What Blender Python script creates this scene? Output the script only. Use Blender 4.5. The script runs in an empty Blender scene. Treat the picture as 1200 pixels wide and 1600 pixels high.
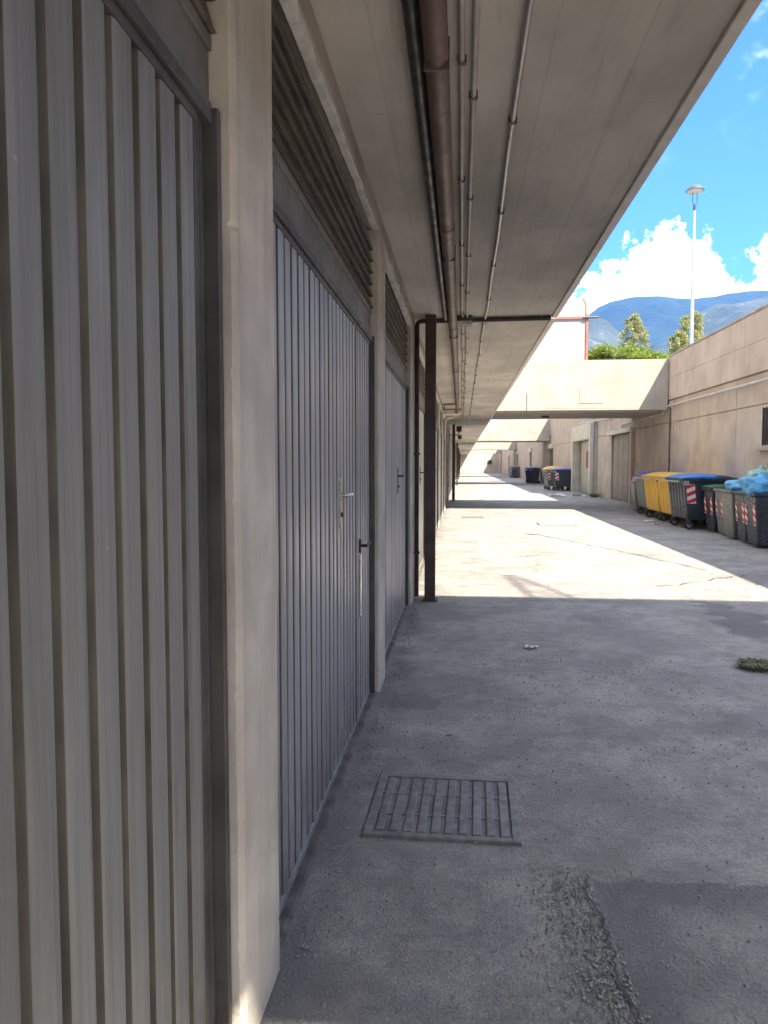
import bpy, bmesh, math, random
from mathutils import Vector, Matrix, noise
rng = random.Random(7)
R = math.radians
scene = bpy.context.scene
COL = scene.collection

# ------------------------------------------------------------------ camera
cam_d = bpy.data.cameras.new('camera')
cam = bpy.data.objects.new('camera', cam_d); COL.objects.link(cam)
cam_d.sensor_fit = 'VERTICAL'; cam_d.sensor_height = 32.0; cam_d.lens = 24.0
cam_d.clip_start = 0.05; cam_d.clip_end = 30000
cam.location = (0, 0, 1.5)
cam.rotation_euler = (R(90 - 3.576), 0, R(5.794))
scene.camera = cam

# ------------------------------------------------------------------ light
SA, SK = 0.53, 0.565                       # sunlight travels (-SA, +SK, -1)
sun_el = math.atan(1 / math.hypot(SA, SK)); sun_az = math.atan2(SA, -SK)
sd = bpy.data.lights.new('sun', 'SUN'); sd.energy = 2.0; sd.angle = R(0.53); sd.color = (1.0, 0.89, 0.72)
sun = bpy.data.objects.new('sun', sd); COL.objects.link(sun)
sun.rotation_euler = Vector((-SA, SK, -1)).to_track_quat('-Z', 'Y').to_euler()
sun.location = (20, -25, 40)

world = bpy.data.worlds.new('World'); scene.world = world; world.use_nodes = True
wn = world.node_tree; wn.nodes.clear()
def WN(t, **k):
    n = wn.nodes.new(t)
    for a, b in k.items(): setattr(n, a, b)
    return n
w_out = WN('ShaderNodeOutputWorld'); w_bg = WN('ShaderNodeBackground')
w_sky = WN('ShaderNodeTexSky', sky_type='NISHITA', sun_disc=False, sun_elevation=sun_el, sun_rotation=sun_az,
           altitude=0.0, air_density=1.0, dust_density=0.15, ozone_density=3.0)
w_bg.inputs['Strength'].default_value = 0.15
tc = WN('ShaderNodeTexCoord'); sx = WN('ShaderNodeSeparateXYZ'); wn.links.new(tc.outputs['Generated'], sx.inputs[0])
def wmath(op, a, b=None, c=None):
    n = WN('ShaderNodeMath', operation=op)
    for i, v in enumerate((a, b, c)):
        if v is None: continue
        if isinstance(v, (int, float)): n.inputs[i].default_value = v
        else: wn.links.new(v, n.inputs[i])
    return n.outputs[0]
def wnoise(scale, detail, rough, off, sz=1.0):
    m = WN('ShaderNodeMapping'); m.inputs['Location'].default_value = off; m.inputs['Scale'].default_value = (1, 1, sz)
    wn.links.new(tc.outputs['Generated'], m.inputs['Vector'])
    n = WN('ShaderNodeTexNoise'); n.inputs['Scale'].default_value = scale
    n.inputs['Detail'].default_value = detail; n.inputs['Roughness'].default_value = rough
    wn.links.new(m.outputs[0], n.inputs['Vector']); return n.outputs['Fac']
def wramp(v, a, b, lo=0.0, hi=1.0):
    n = WN('ShaderNodeMapRange', interpolation_type='SMOOTHSTEP')
    n.inputs[1].default_value = a; n.inputs[2].default_value = b; n.inputs[3].default_value = lo; n.inputs[4].default_value = hi
    wn.links.new(v, n.inputs[0]); return n.outputs[0]
# a ring of fair-weather cumulus low over the horizon, all round
FILL_OFF = (8.6, 1.77, 6.8); CL_OFF = (0.206, 3.48, 0.0)
big = wnoise(5.2, 1.5, 0.5, CL_OFF)
fine = wnoise(17.0, 9.0, 0.62, (3.79, 1.69, 4.0))
top = wmath('ADD', wmath('MULTIPLY', wmath('SUBTRACT', big, 0.5), 0.27), wmath('MULTIPLY', wmath('SUBTRACT', fine, 0.5), 0.21))
edge = wmath('SUBTRACT', wmath('ADD', top, 0.236), sx.outputs[2])      # >0 inside the cloud
cl = wramp(edge, -0.002, 0.010)
wisp = wmath('MULTIPLY', wramp(wnoise(4.2, 7, 0.62, (7.7, 2.2, 0.6), 2.2), 0.56, 0.80), 0.45)
# unseen clouds added over the rest of the dome for neutral fill light
fill_clouds = wmath('MULTIPLY', wramp(wnoise(3.1, 8, 0.58, FILL_OFF, 1.3), 0.42, 0.53), wramp(sx.outputs[2], 0.30, 0.46))
cl = wmath('MAXIMUM', wmath('MAXIMUM', cl, wisp), fill_clouds)
shade = wramp(wnoise(9.0, 6, 0.6, (2.0, 5.0, 1.0)), 0.40, 0.62)
c_col = WN('ShaderNodeMix', data_type='RGBA'); c_col.inputs[6].default_value = (1.0, 1.15, 1.35, 1); c_col.inputs[7].default_value = (3.6, 3.75, 4.0, 1)
wn.links.new(shade, c_col.inputs[0])
w_mix = WN('ShaderNodeMix', data_type='RGBA'); wn.links.new(cl, w_mix.inputs[0])
tint = WN('ShaderNodeMix', data_type='RGBA', blend_type='MULTIPLY'); tint.inputs[0].default_value = 1.0
tint.inputs[7].default_value = (0.13, 0.22, 0.39, 1); wn.links.new(w_sky.outputs[0], tint.inputs[6]); wn.links.new(tint.outputs[2], w_mix.inputs[6]); wn.links.new(c_col.outputs[2], w_mix.inputs[7])
wn.links.new(w_mix.outputs[2], w_bg.inputs['Color']); wn.links.new(w_bg.outputs[0], w_out.inputs['Surface'])

scene.view_settings.view_transform = 'Standard'; scene.view_settings.look = 'None'
scene.view_settings.exposure = 3.0; scene.view_settings.gamma = 1.0; scene.view_settings.use_curve_mapping = False
scene.cycles.max_bounces = 7; scene.cycles.diffuse_bounces = 5; scene.cycles.volume_bounces = 0
scene.cycles.use_denoising = True; scene.cycles.adaptive_threshold = 0.02

# ------------------------------------------------------------------ materials
class NT:
    def __init__(s, name):
        s.m = bpy.data.materials.new(name); s.m.use_nodes = True; s.t = s.m.node_tree
        s.b = s.t.nodes['Principled BSDF']; s.pos = s.t.nodes.new('ShaderNodeNewGeometry').outputs['Position']
    def n(s, t, **k):
        n = s.t.nodes.new(t)
        for a, b in k.items(): setattr(n, a, b)
        return n
    def l(s, a, b): s.t.links.new(a, b)
    def map(s, scale=(1, 1, 1), loc=(0, 0, 0)):
        m = s.n('ShaderNodeMapping'); m.inputs['Scale'].default_value = scale; m.inputs['Location'].default_value = loc
        s.l(s.pos, m.inputs['Vector']); return m.outputs[0]
    def noise(s, scale, detail=4, rough=0.55, vec=None, dist=0.0):
        n = s.n('ShaderNodeTexNoise'); n.inputs['Scale'].default_value = scale; n.inputs['Detail'].default_value = detail
        n.inputs['Roughness'].default_value = rough; n.inputs['Distortion'].default_value = dist
        s.l(vec or s.pos, n.inputs['Vector']); return n.outputs['Fac']
    def rng(s, v, a, b, lo=0.0, hi=1.0, smooth=True):
        n = s.n('ShaderNodeMapRange', interpolation_type='SMOOTHSTEP' if smooth else 'LINEAR')
        for i, x in enumerate((a, b, lo, hi)): n.inputs[i + 1].default_value = x
        s.l(v, n.inputs[0]); return n.outputs[0]
    def math(s, op, a, b=None):
        n = s.n('ShaderNodeMath', operation=op)
        for i, v in enumerate((a, b)):
            if v is None: continue
            if isinstance(v, (int, float)): n.inputs[i].default_value = v
            else: s.l(v, n.inputs[i])
        return n.outputs[0]
    def mix(s, f, a, b):
        n = s.n('ShaderNodeMix', data_type='RGBA')
        for i, v in ((0, f), (6, a), (7, b)):
            if isinstance(v, (int, float)): n.inputs[i].default_value = v
            elif isinstance(v, tuple): n.inputs[i].default_value = v + (1,) if len(v) == 3 else v
            else: s.l(v, n.inputs[i])
        return n.outputs[2]
    def bump(s, v, strength, dist):
        h = s.math('MULTIPLY', v, strength * dist)                 # heights in metres are summed, one bump node
        if getattr(s, 'bn', None) is None:
            s.bn = s.n('ShaderNodeBump'); s.bn.inputs['Strength'].default_value = 1.0; s.bn.inputs['Distance'].default_value = 1.0
            s.l(s.bn.outputs[0], s.b.inputs['Normal']); s.hsum = h
        else: s.hsum = s.math('ADD', s.hsum, h)
        s.l(s.hsum, s.bn.inputs['Height'])
    def col(s, c): s.l(c, s.b.inputs['Base Color'])
    def set(s, rough=None, metal=None, spec=None):
        if rough is not None: s.b.inputs['Roughness'].default_value = rough
        if metal is not None: s.b.inputs['Metallic'].default_value = metal
        if spec is not None: s.b.inputs['Specular IOR Level'].default_value = spec

M = {}
def shade3(c, k): return tuple(min(1, x * k) for x in c)
def weathered(name, c, rough=0.7, metal=0.0, var=0.25, scale=3.0, bump=0.15, bscale=60, bdist=0.004, streak=0.0, dirt=None):
    t = NT(name)
    f = t.rng(t.noise(scale, 6, 0.6), 0.3, 0.7)
    col = t.mix(f, shade3(c, 1 - var), shade3(c, 1 + var * 0.6))
    if streak:
        s = t.rng(t.noise(1.0, 5, 0.65, t.map((9, 9, 0.45))), 0.48, 0.72, 0, streak)
        col = t.mix(s, col, dirt or shade3(c, 0.35))
    fine = t.rng(t.noise(scale * 14, 4, 0.7), 0.35, 0.75)
    col = t.mix(t.math('MULTIPLY', fine, var * 0.5), col, shade3(c, 0.6))
    t.col(col); t.set(rough, metal)
    r = t.noise(scale * 4, 4, 0.6); t.l(t.rng(r, 0.3, 0.7, max(0.05, rough - 0.12), min(1, rough + 0.12)), t.b.inputs['Roughness'])
    if bump: t.bump(t.noise(bscale, 5, 0.65), bump, bdist)
    M[name] = t.m; return t.m

# board-marked concrete of the canopy soffit
def concrete_boards(name, c, sx_, sy_):
    t = NT(name)
    big_ = t.rng(t.noise(0.9, 5, 0.62, t.map((1, 0.6, 1))), 0.3, 0.7)
    col = t.mix(big_, shade3(c, 0.72), shade3(c, 1.12))
    br = t.n('ShaderNodeTexBrick'); br.inputs['Scale'].default_value = 1.0
    br.inputs['Mortar Size'].default_value = 0.006; br.inputs['Mortar Smooth'].default_value = 0.6
    br.inputs['Brick Width'].default_value = sx_; br.inputs['Row Height'].default_value = sy_; br.inputs['Bias'].default_value = 0.0
    br.inputs['Color1'].default_value = (0.42, 0.42, 0.42, 1); br.inputs['Color2'].default_value = (0.58, 0.58, 0.58, 1); br.inputs['Mortar'].default_value = (0.25, 0.25, 0.25, 1)
    mp = t.n('ShaderNodeMapping'); mp.inputs['Rotation'].default_value = (0, 0, R(90)); t.l(t.pos, mp.inputs['Vector'])
    ad = t.n('ShaderNodeVectorMath', operation='ADD'); t.l(mp.outputs[0], ad.inputs[0])
    wv = t.n('ShaderNodeTexNoise'); wv.inputs['Scale'].default_value = 7; t.l(t.pos, wv.inputs['Vector'])
    sc_ = t.n('ShaderNodeVectorMath', operation='SCALE'); sc_.inputs['Scale'].default_value = 0.012; t.l(wv.outputs['Color'], sc_.inputs[0]); t.l(sc_.outputs[0], ad.inputs[1])
    t.l(ad.outputs[0], br.inputs['Vector'])
    lines = t.n('ShaderNodeMix', data_type='RGBA', blend_type='OVERLAY'); lines.inputs[0].default_value = 0.24
    t.l(col, lines.inputs[6]); t.l(br.outputs['Color'], lines.inputs[7])
    st = t.rng(t.noise(1.0, 6, 0.7, t.map((14, 1.1, 1))), 0.48, 0.74, 0, 0.38)
    c2 = t.mix(st, lines.outputs[2], shade3(c, 0.45))
    wh = t.rng(t.noise(1.6, 7, 0.65, t.map((2.2, 0.9, 1), (3, 1, 0))), 0.66, 0.74, 0, 0.30)
    t.col(t.mix(wh, c2, shade3(c, 1.9))); t.set(0.85)
    t.bump(t.noise(55, 6, 0.7), 0.25, 0.004); t.bump(br.outputs['Fac'], 0.2, -0.003)
    M[name] = t.m

def ground_mat():
    t = NT('worn_asphalt')
    f = t.rng(t.noise(1.1, 8, 0.72), 0.38, 0.60)
    col = t.mix(f, (0.27, 0.25, 0.228), (0.44, 0.408, 0.368))
    mid = t.rng(t.noise(3.3, 5, 0.65), 0.42, 0.70, 0, 0.45)
    col = t.mix(mid, col, (0.27, 0.265, 0.26))
    ag = t.n('ShaderNodeTexVoronoi'); ag.inputs['Scale'].default_value = 95; t.l(t.pos, ag.inputs['Vector'])
    agg = t.rng(ag.outputs['Color'], 0.15, 0.9)
    col = t.mix(t.math('MULTIPLY', agg, 0.42), col, (0.19, 0.185, 0.18))
    sp = t.rng(t.noise(120, 3, 0.6), 0.63, 0.72, 0, 0.6); col = t.mix(sp, col, (0.60, 0.57, 0.53))
    dk = t.rng(t.noise(23, 5, 0.7), 0.58, 0.74, 0, 0.5); col = t.mix(dk, col, (0.15, 0.15, 0.15))
    mot = t.rng(t.noise(6.5, 7, 0.75), 0.47, 0.64, 0, 0.6); col = t.mix(mot, col, (0.20, 0.195, 0.19))
    # old stains with a shape of their own
    warp = t.n('ShaderNodeTexNoise'); warp.inputs['Scale'].default_value = 2.1; warp.inputs['Detail'].default_value = 5; t.l(t.pos, warp.inputs['Vector'])
    wv = t.n('ShaderNodeVectorMath', operation='MULTIPLY_ADD'); t.l(warp.outputs['Color'], wv.inputs[0]); wv.inputs[1].default_value = (0.9, 0.9, 0); t.l(t.pos, wv.inputs[2])
    for (cx, cy, rx, ry, s) in ((2.65, 7.75, 0.26, 1.1, 0.75), (1.45, 7.75, 0.42, 0.34, 0.30), (-0.35, 4.85, 0.16, 0.3, 0.5), (3.3, 7.2, 0.6, 0.35, 0.4),
                                (2.2, 3.7, 0.7, 0.6, 0.45), (1.9, 4.6, 0.5, 0.4, 0.3)):
        mp = t.n('ShaderNodeMapping', vector_type='TEXTURE'); mp.inputs['Location'].default_value = (cx + 0.45, cy + 0.45, 0); mp.inputs['Scale'].default_value = (rx, ry, 1)
        t.l(wv.outputs[0], mp.inputs['Vector']); ln = t.n('ShaderNodeVectorMath', operation='LENGTH'); t.l(mp.outputs[0], ln.inputs[0])
        col = t.mix(t.rng(ln.outputs['Value'], 0.7, 1.15, s, 0), col, (0.14, 0.14, 0.145))
    # old square repair: a dark sealed band round a paler middle, with a crumbled outline
    e1 = t.n('ShaderNodeTexNoise'); e1.inputs['Scale'].default_value = 9; e1.inputs['Detail'].default_value = 6; e1.inputs['Roughness'].default_value = 0.7; t.l(t.pos, e1.inputs['Vector'])
    ev = t.n('ShaderNodeVectorMath', operation='MULTIPLY_ADD'); t.l(e1.outputs['Color'], ev.inputs[0]); ev.inputs[1].default_value = (0.20, 0.20, 0); t.l(t.pos, ev.inputs[2])
    es = t.n('ShaderNodeSeparateXYZ'); t.l(ev.outputs[0], es.inputs[0])
    inside = t.math('MINIMUM', t.math('SUBTRACT', es.outputs[0], 0.555), t.math('SUBTRACT', 2.88, es.outputs[1]))
    band = t.math('MULTIPLY', t.rng(inside, 0.0, 0.035), t.rng(inside, 0.08, 0.30, 0.66, 0.12)); col = t.mix(band, col, (0.125, 0.125, 0.125))
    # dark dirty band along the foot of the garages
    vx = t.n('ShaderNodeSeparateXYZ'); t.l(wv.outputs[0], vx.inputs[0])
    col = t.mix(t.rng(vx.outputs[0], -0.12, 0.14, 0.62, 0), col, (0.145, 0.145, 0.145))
    # hairline cracks
    vor = t.n('ShaderNodeTexVoronoi', feature='DISTANCE_TO_EDGE'); vor.inputs['Scale'].default_value = 0.62; t.l(wv.outputs[0], vor.inputs['Vector'])
    vor2 = t.n('ShaderNodeTexVoronoi', feature='DISTANCE_TO_EDGE'); vor2.inputs['Scale'].default_value = 2.3; t.l(wv.outputs[0], vor2.inputs['Vector'])
    patchy = t.rng(t.noise(0.33, 3, 0.5), 0.48, 0.60)
    ck = t.math('MULTIPLY', t.rng(vor2.outputs['Distance'], 0.004, 0.03, 0.8, 0), patchy)
    ck = t.math('MAXIMUM', ck, t.rng(vor.outputs['Distance'], 0.002, 0.010, 0.6, 0))
    py = t.n('ShaderNodeSeparateXYZ'); t.l(t.pos, py.inputs[0])
    ck = t.math('MULTIPLY', ck, t.rng(py.outputs[1], 8.2, 9.6, 0.05, 0.8))       # the broken-up stretch beyond the joint
    col = t.mix(ck, col, (0.10, 0.10, 0.10))
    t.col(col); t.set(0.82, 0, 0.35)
    t.l(t.rng(t.noise(2.0, 5, 0.6), 0.3, 0.7, 0.62, 0.92), t.b.inputs['Roughness'])
    t.bump(t.noise(6.0, 5, 0.6), 0.2, 0.012); t.bump(ag.outputs['Distance'], 0.9, 0.006); t.bump(t.noise(42, 6, 0.75), 0.9, 0.010); t.bump(ck, 0.6, -0.008)
    M['ground'] = t.m
ground_mat()
concrete_boards('soffit', (0.53, 0.49, 0.445), 2.4, 0.34)
weathered('concrete_col', (0.56, 0.52, 0.455), 0.88, var=0.22, scale=3.2, bump=0.7, bscale=55, bdist=0.006, streak=0.42, dirt=(0.30, 0.28, 0.235))
weathered('concrete_bridge', (0.40, 0.37, 0.32), 0.85, var=0.16, scale=1.4, bump=0.3, streak=0.35, dirt=(0.33, 0.29, 0.235))
weathered('concrete_wall', (0.54, 0.46, 0.385), 0.88, var=0.18, scale=1.3, bump=0.3, bscale=40, streak=0.22, dirt=(0.20, 0.16, 0.135))
weathered('concrete_beam', (0.38, 0.335, 0.295), 0.85, var=0.25, scale=2.5, bump=0.3)
weathered('plaster_white', (0.70, 0.69, 0.66), 0.8, var=0.22, scale=9, bump=0.6, bscale=50, bdist=0.01)
weathered('render_far', (0.62, 0.57, 0.49), 0.85, var=0.12, scale=0.8, bump=0.1, streak=0.15)
def galvanised(name, c, streak=0.3, rough=0.42, metal=0.35):
    t = NT(name)
    col = t.mix(t.rng(t.noise(2.2, 6, 0.6, t.map((1, 1, 0.25))), 0.3, 0.7), shade3(c, 0.78), shade3(c, 1.12))
    st = t.rng(t.noise(1.0, 6, 0.78, t.map((48, 48, 0.55))), 0.42, 0.72, 0, streak)
    st2 = t.rng(t.noise(1.0, 5, 0.7, t.map((7, 7, 0.35), (2, 7, 3))), 0.50, 0.68, 0, streak * 0.8); col = t.mix(st2, col, shade3(c, 0.62))
    col = t.mix(st, col, shade3(c, 0.55))
    drip = t.rng(t.noise(1.0, 5, 0.7, t.map((16, 16, 1.1), (1, 3, 0))), 0.66, 0.76, 0, 0.35); col = t.mix(drip, col, shade3(c, 1.6))
    spk = t.rng(t.noise(26, 5, 0.75), 0.67, 0.74, 0, 0.6); col = t.mix(spk, col, shade3(c, 1.9))
    sep = t.n('ShaderNodeSeparateXYZ'); t.l(t.pos, sep.inputs[0])
    low = t.math('MULTIPLY', t.rng(sep.outputs[2], 0.02, 0.6, 0.75, 0), t.rng(t.noise(9, 5, 0.7), 0.35, 0.6)); col = t.mix(low, col, shade3(c, 0.42))
    rust = t.rng(t.noise(6.5, 6, 0.7, t.map((1, 1, 0.5), (5, 2, 1))), 0.65, 0.73, 0, 0.6); col = t.mix(rust, col, (0.13, 0.075, 0.045))
    t.col(col); t.set(rough, metal)
    t.l(t.rng(t.noise(5, 5, 0.6, t.map((4, 4, 0.6))), 0.3, 0.7, rough - .1, rough + .12), t.b.inputs['Roughness'])
    t.bump(t.noise(1.0, 4, 0.6, t.map((3, 3, 1.2))), 0.2, 0.02); t.bump(t.noise(180, 3, 0.6), 0.05, 0.001)
    M[name] = t.m
galvanised('galvanised', (0.245, 0.245, 0.234), 0.7, 0.58, 0.15)
galvanised('door_blue', (0.37, 0.385, 0.41), 0.45, 0.42, 0.3)  # paler, bluer copy of the door metal; reflected sky put into its colour
weathered('groove_grime', (0.085, 0.078, 0.062), 0.8, 0.0, var=0.4, scale=8, bump=0.1, streak=0.4, dirt=(0.20, 0.19, 0.15))  # groove dirt together with painted shading of the rounded ribs
galvanised('door_pale', (0.56, 0.55, 0.47), 0.12)
weathered('frame_dark', (0.10, 0.095, 0.09), 0.5, 0.4, var=0.3, scale=6, bump=0.1)
weathered('header_grey', (0.19, 0.185, 0.175), 0.5, 0.3, var=0.25, scale=4, bump=0.1, streak=0.2)
weathered('louvre', (0.115, 0.098, 0.085), 0.6, 0.2, var=0.4, scale=7, bump=0.2, streak=0.25, dirt=(0.36, 0.33, 0.30))
weathered('void', (0.02, 0.018, 0.017), 0.9, bump=0)
weathered('post_brown', (0.07, 0.046, 0.04), 0.55, 0.2, var=0.3, scale=8, bump=0.15)
weathered('pipe_brown', (0.155, 0.095, 0.08), 0.5, 0.0, var=0.25, scale=5, bump=0.1)
weathered('pipe_grey', (0.42, 0.39, 0.36), 0.5, 0.2, var=0.2, scale=8, bump=0.1)
weathered('pipe_white', (0.60, 0.56, 0.51), 0.55, 0.0, var=0.15, scale=6, bump=0.05)
weathered('clip', (0.10, 0.09, 0.085), 0.5, 0.4, bump=0)
weathered('chrome', (0.75, 0.75, 0.74), 0.22, 1.0, var=0.05, bump=0)
weathered('brass_plate', (0.50, 0.46, 0.36), 0.35, 0.9, var=0.2, scale=30, bump=0.05)
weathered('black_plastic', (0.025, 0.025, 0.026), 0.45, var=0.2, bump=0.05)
weathered('cast_iron', (0.25, 0.24, 0.23), 0.6, 0.5, var=0.3, scale=20, bump=0.3, bscale=150)
weathered('patch', (0.20, 0.20, 0.205), 0.75, var=0.35, scale=6, bump=0.9, bscale=70, bdist=0.006)
weathered('dirty_lip', (0.13, 0.125, 0.12), 0.85, var=0.6, scale=9, bump=0.6, bscale=60, bdist=0.01)
weathered('patch_inner', (0.27, 0.26, 0.255), 0.8, var=0.35, scale=7, bump=0.9, bscale=60, bdist=0.007)
weathered('plaque_stone', (0.45, 0.41, 0.34), 0.85, var=0.25, scale=9, bump=0.2)
weathered('stone', (0.38, 0.37, 0.34), 0.85, var=0.5, scale=30, bump=0.3)
weathered('tar', (0.06, 0.06, 0.06), 0.7, var=0.3, bump=0.3)
weathered('bin_navy', (0.030, 0.042, 0.060), 0.34, var=0.2, scale=5, bump=0.08, streak=0.15, dirt=(0.16, 0.16, 0.15))
weathered('bin_grey', (0.17, 0.18, 0.17), 0.36, var=0.25, scale=5, bump=0.08, streak=0.3, dirt=(0.30, 0.29, 0.26))
weathered('lid_blue', (0.008, 0.15, 0.52), 0.36, var=0.15, scale=4, bump=0.05)
weathered('lid_violet', (0.05, 0.07, 0.42), 0.38, var=0.15, scale=4, bump=0.05)
weathered('bin_yellow', (0.70, 0.42, 0.035), 0.40, var=0.12, scale=4, bump=0.05, streak=0.12, dirt=(0.35, 0.25, 0.08))
weathered('lid_green', (0.02, 0.13, 0.06), 0.4, var=0.2, bump=0.05)
weathered('sticker_white', (0.78, 0.77, 0.75), 0.4, var=0.1, scale=20, bump=0)
weathered('sticker_red', (0.55, 0.02, 0.035), 0.4, var=0.12, scale=20, bump=0)
weathered('rubber', (0.02, 0.02, 0.02), 0.7, bump=0.1)
weathered('metal_zinc', (0.45, 0.45, 0.45), 0.4, 0.9, var=0.2, bump=0)
weathered('trim_red', (0.34, 0.13, 0.10), 0.5, var=0.15, bump=0.05)
weathered('white_sheet', (0.32, 0.315, 0.305), 0.55, var=0.06, scale=1.5, bump=0.05, streak=0.06)
weathered('lamp_head', (0.09, 0.10, 0.13), 0.5, 0.3, var=0.08, bump=0)
weathered('lamp_metal', (0.55, 0.57, 0.58), 0.4, 0.6, var=0.08, bump=0)
weathered('lamp_blue', (0.06, 0.09, 0.16), 0.4, 0.4, var=0.1, bump=0)
weathered('lamp_glass', (0.55, 0.55, 0.58), 0.15, 0.0, bump=0)
weathered('door_brownish', (0.31, 0.265, 0.23), 0.6, var=0.2, scale=3, bump=0.1, streak=0.3)
weathered('sign_red', (0.30, 0.05, 0.03), 0.5, var=0.2, bump=0)
weathered('cream_paint', (0.62, 0.60, 0.50), 0.75, var=0.12, scale=2, bump=0.15, streak=0.15)
weathered('glass_dark', (0.03, 0.03, 0.035), 0.12, var=0.2, bump=0)
weathered('bark', (0.10, 0.075, 0.055), 0.9, bump=0.5)
weathered('litter', (0.75, 0.75, 0.73), 0.6, var=0.1, bump=0)
weathered('terrace_soil', (0.16, 0.15, 0.10), 0.95, var=0.4, scale=0.4, bump=0.3)
def leafmat(name, a, b):
    t = NT(name); f = t.rng(t.noise(1.6, 3, 0.6), 0.3, 0.7)
    cc = t.mix(f, a, b); t.col(cc); t.set(0.6)
    tr = t.n('ShaderNodeBsdfTranslucent'); t.l(cc, tr.inputs['Color']); mx = t.n('ShaderNodeMixShader'); mx.inputs[0].default_value = 0.4
    t.l(t.b.outputs[0], mx.inputs[1]); t.l(tr.outputs[0], mx.inputs[2]); t.l(mx.outputs[0], t.t.nodes['Material Output'].inputs['Surface'])
    M[name] = t.m
leafmat('cedar_leaf', (0.24, 0.27, 0.10), (0.42, 0.41, 0.16))
leafmat('pine_leaf', (0.12, 0.18, 0.02), (0.26, 0.32, 0.035))
leafmat('weed_leaf', (0.17, 0.19, 0.10), (0.27, 0.27, 0.15))
def bagmat(name, c):
    t = NT(name); f = t.rng(t.noise(11, 4, 0.6), 0.35, 0.65)
    t.col(t.mix(f, shade3(c, 0.75), shade3(c, 1.25))); t.set(0.28)
    t.b.inputs['Subsurface Weight'].default_value = 0.0
    t.bump(t.noise(14, 5, 0.6, dist=1.2), 0.7, 0.03); M[name] = t.m
bagmat('bag_blue', (0.08, 0.36, 0.66)); bagmat('bag_teal', (0.25, 0.46, 0.40)); bagmat('bag_pink', (0.60, 0.20, 0.25))
def mountain_mat(name, forest, rock, amt):
    t = NT(name)
    f = t.rng(t.noise(0.006, 6, 0.62), 0.35, 0.65); col = t.mix(f, shade3(forest, 0.7), shade3(forest, 1.4))
    geo = t.n('ShaderNodeNewGeometry'); rk = t.rng(t.noise(0.012, 8, 0.72, t.map((1, 1, 0.45))), 0.56, 0.66, 0, amt)
    t.col(t.mix(rk, col, rock)); t.set(0.95); t.bump(t.noise(0.02, 6, 0.7), 0.8, 25); M[name] = t.m
mountain_mat('mountain_back', (0.010, 0.022, 0.020), (0.05, 0.05, 0.05), 0.12)  # dark forest, with cloud shadow put into its colour
mountain_mat('mountain_front', (0.055, 0.065, 0.048), (0.30, 0.29, 0.27), 0.8)

# ------------------------------------------------------------------ mesh helpers
class MB:
    def __init__(s): s.v = []; s.f = []
    def add(s, vs, fs):
        o = len(s.v); s.v += [tuple(v) for v in vs]; s.f += [tuple(i + o for i in f) for f in fs]; return s
    def box(s, x0, x1, y0, y1, z0, z1):
        return s.add([(x0, y0, z0), (x1, y0, z0), (x1, y1, z0), (x0, y1, z0), (x0, y0, z1), (x1, y0, z1), (x1, y1, z1), (x0, y1, z1)],
              [(0, 3, 2, 1), (4, 5, 6, 7), (0, 1, 5, 4), (1, 2, 6, 5), (2, 3, 7, 6), (3, 0, 4, 7)])
    def frustum(s, b, t, z0, z1):      # b, t = (x0,x1,y0,y1)
        return s.add([(b[0], b[2], z0), (b[1], b[2], z0), (b[1], b[3], z0), (b[0], b[3], z0), (t[0], t[2], z1), (t[1], t[2], z1), (t[1], t[3], z1), (t[0], t[3], z1)],
              [(0, 3, 2, 1), (4, 5, 6, 7), (0, 1, 5, 4), (1, 2, 6, 5), (2, 3, 7, 6), (3, 0, 4, 7)])
    def tube(s, pts, r, n=10, caps=True):
        pts = [Vector(p) for p in pts]; rs = r if isinstance(r, (list, tuple)) else [r] * len(pts)
        rings = []; up = None
        for i, p in enumerate(pts):
            d = (pts[min(i + 1, len(pts) - 1)] - pts[max(i - 1, 0)]).normalized()
            if up is None: up = Vector((0, 0, 1)) if abs(d.z) < 0.9 else Vector((1, 0, 0))
            a = d.cross(up).normalized(); b = a.cross(d).normalized(); up = b
            rings.append([p + (a * math.cos(2 * math.pi * k / n) + b * math.sin(2 * math.pi * k / n)) * rs[i] for k in range(n)])
        vs = [v for r_ in rings for v in r_]; fs = []
        for i in range(len(pts) - 1):
            for k in range(n): fs.append((i * n + k, i * n + (k + 1) % n, (i + 1) * n + (k + 1) % n, (i + 1) * n + k))
        if caps: fs.append(tuple(range(n - 1, -1, -1))); fs.append(tuple((len(pts) - 1) * n + k for k in range(n)))
        return s.add(vs, fs)
    def lathe(s, prof, n=24, c=(0, 0, 0)):
        vs = []; fs = []
        for (r, z) in prof:
            for k in range(n): vs.append((c[0] + r * math.cos(2 * math.pi * k / n), c[1] + r * math.sin(2 * math.pi * k / n), c[2] + z))
        for i in range(len(prof) - 1):
            for k in range(n): fs.append((i * n + k, i * n + (k + 1) % n, (i + 1) * n + (k + 1) % n, (i + 1) * n + k))
        return s.add(vs, fs)
    def cylx(s, c, r, w, n=16):
        return s.tube([(c[0] - w / 2, c[1], c[2]), (c[0] + w / 2, c[1], c[2])], r, n)
    def build(s, name, mat, parent=None, bevel=0.0, smooth=False, loc=None):
        me = bpy.data.meshes.new(name); me.from_pydata(s.v, [], s.f)
        bm = bmesh.new(); bm.from_mesh(me); bmesh.ops.recalc_face_normals(bm, faces=bm.faces); bm.to_mesh(me); bm.free()
        me.materials.append(M[mat])
        if smooth:
            me.polygons.foreach_set('use_smooth', [True] * len(me.polygons))
            try: me.set_sharp_from_angle(angle=R(40))
            except Exception: pass
        return link(name, me, parent, bevel, loc)
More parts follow.
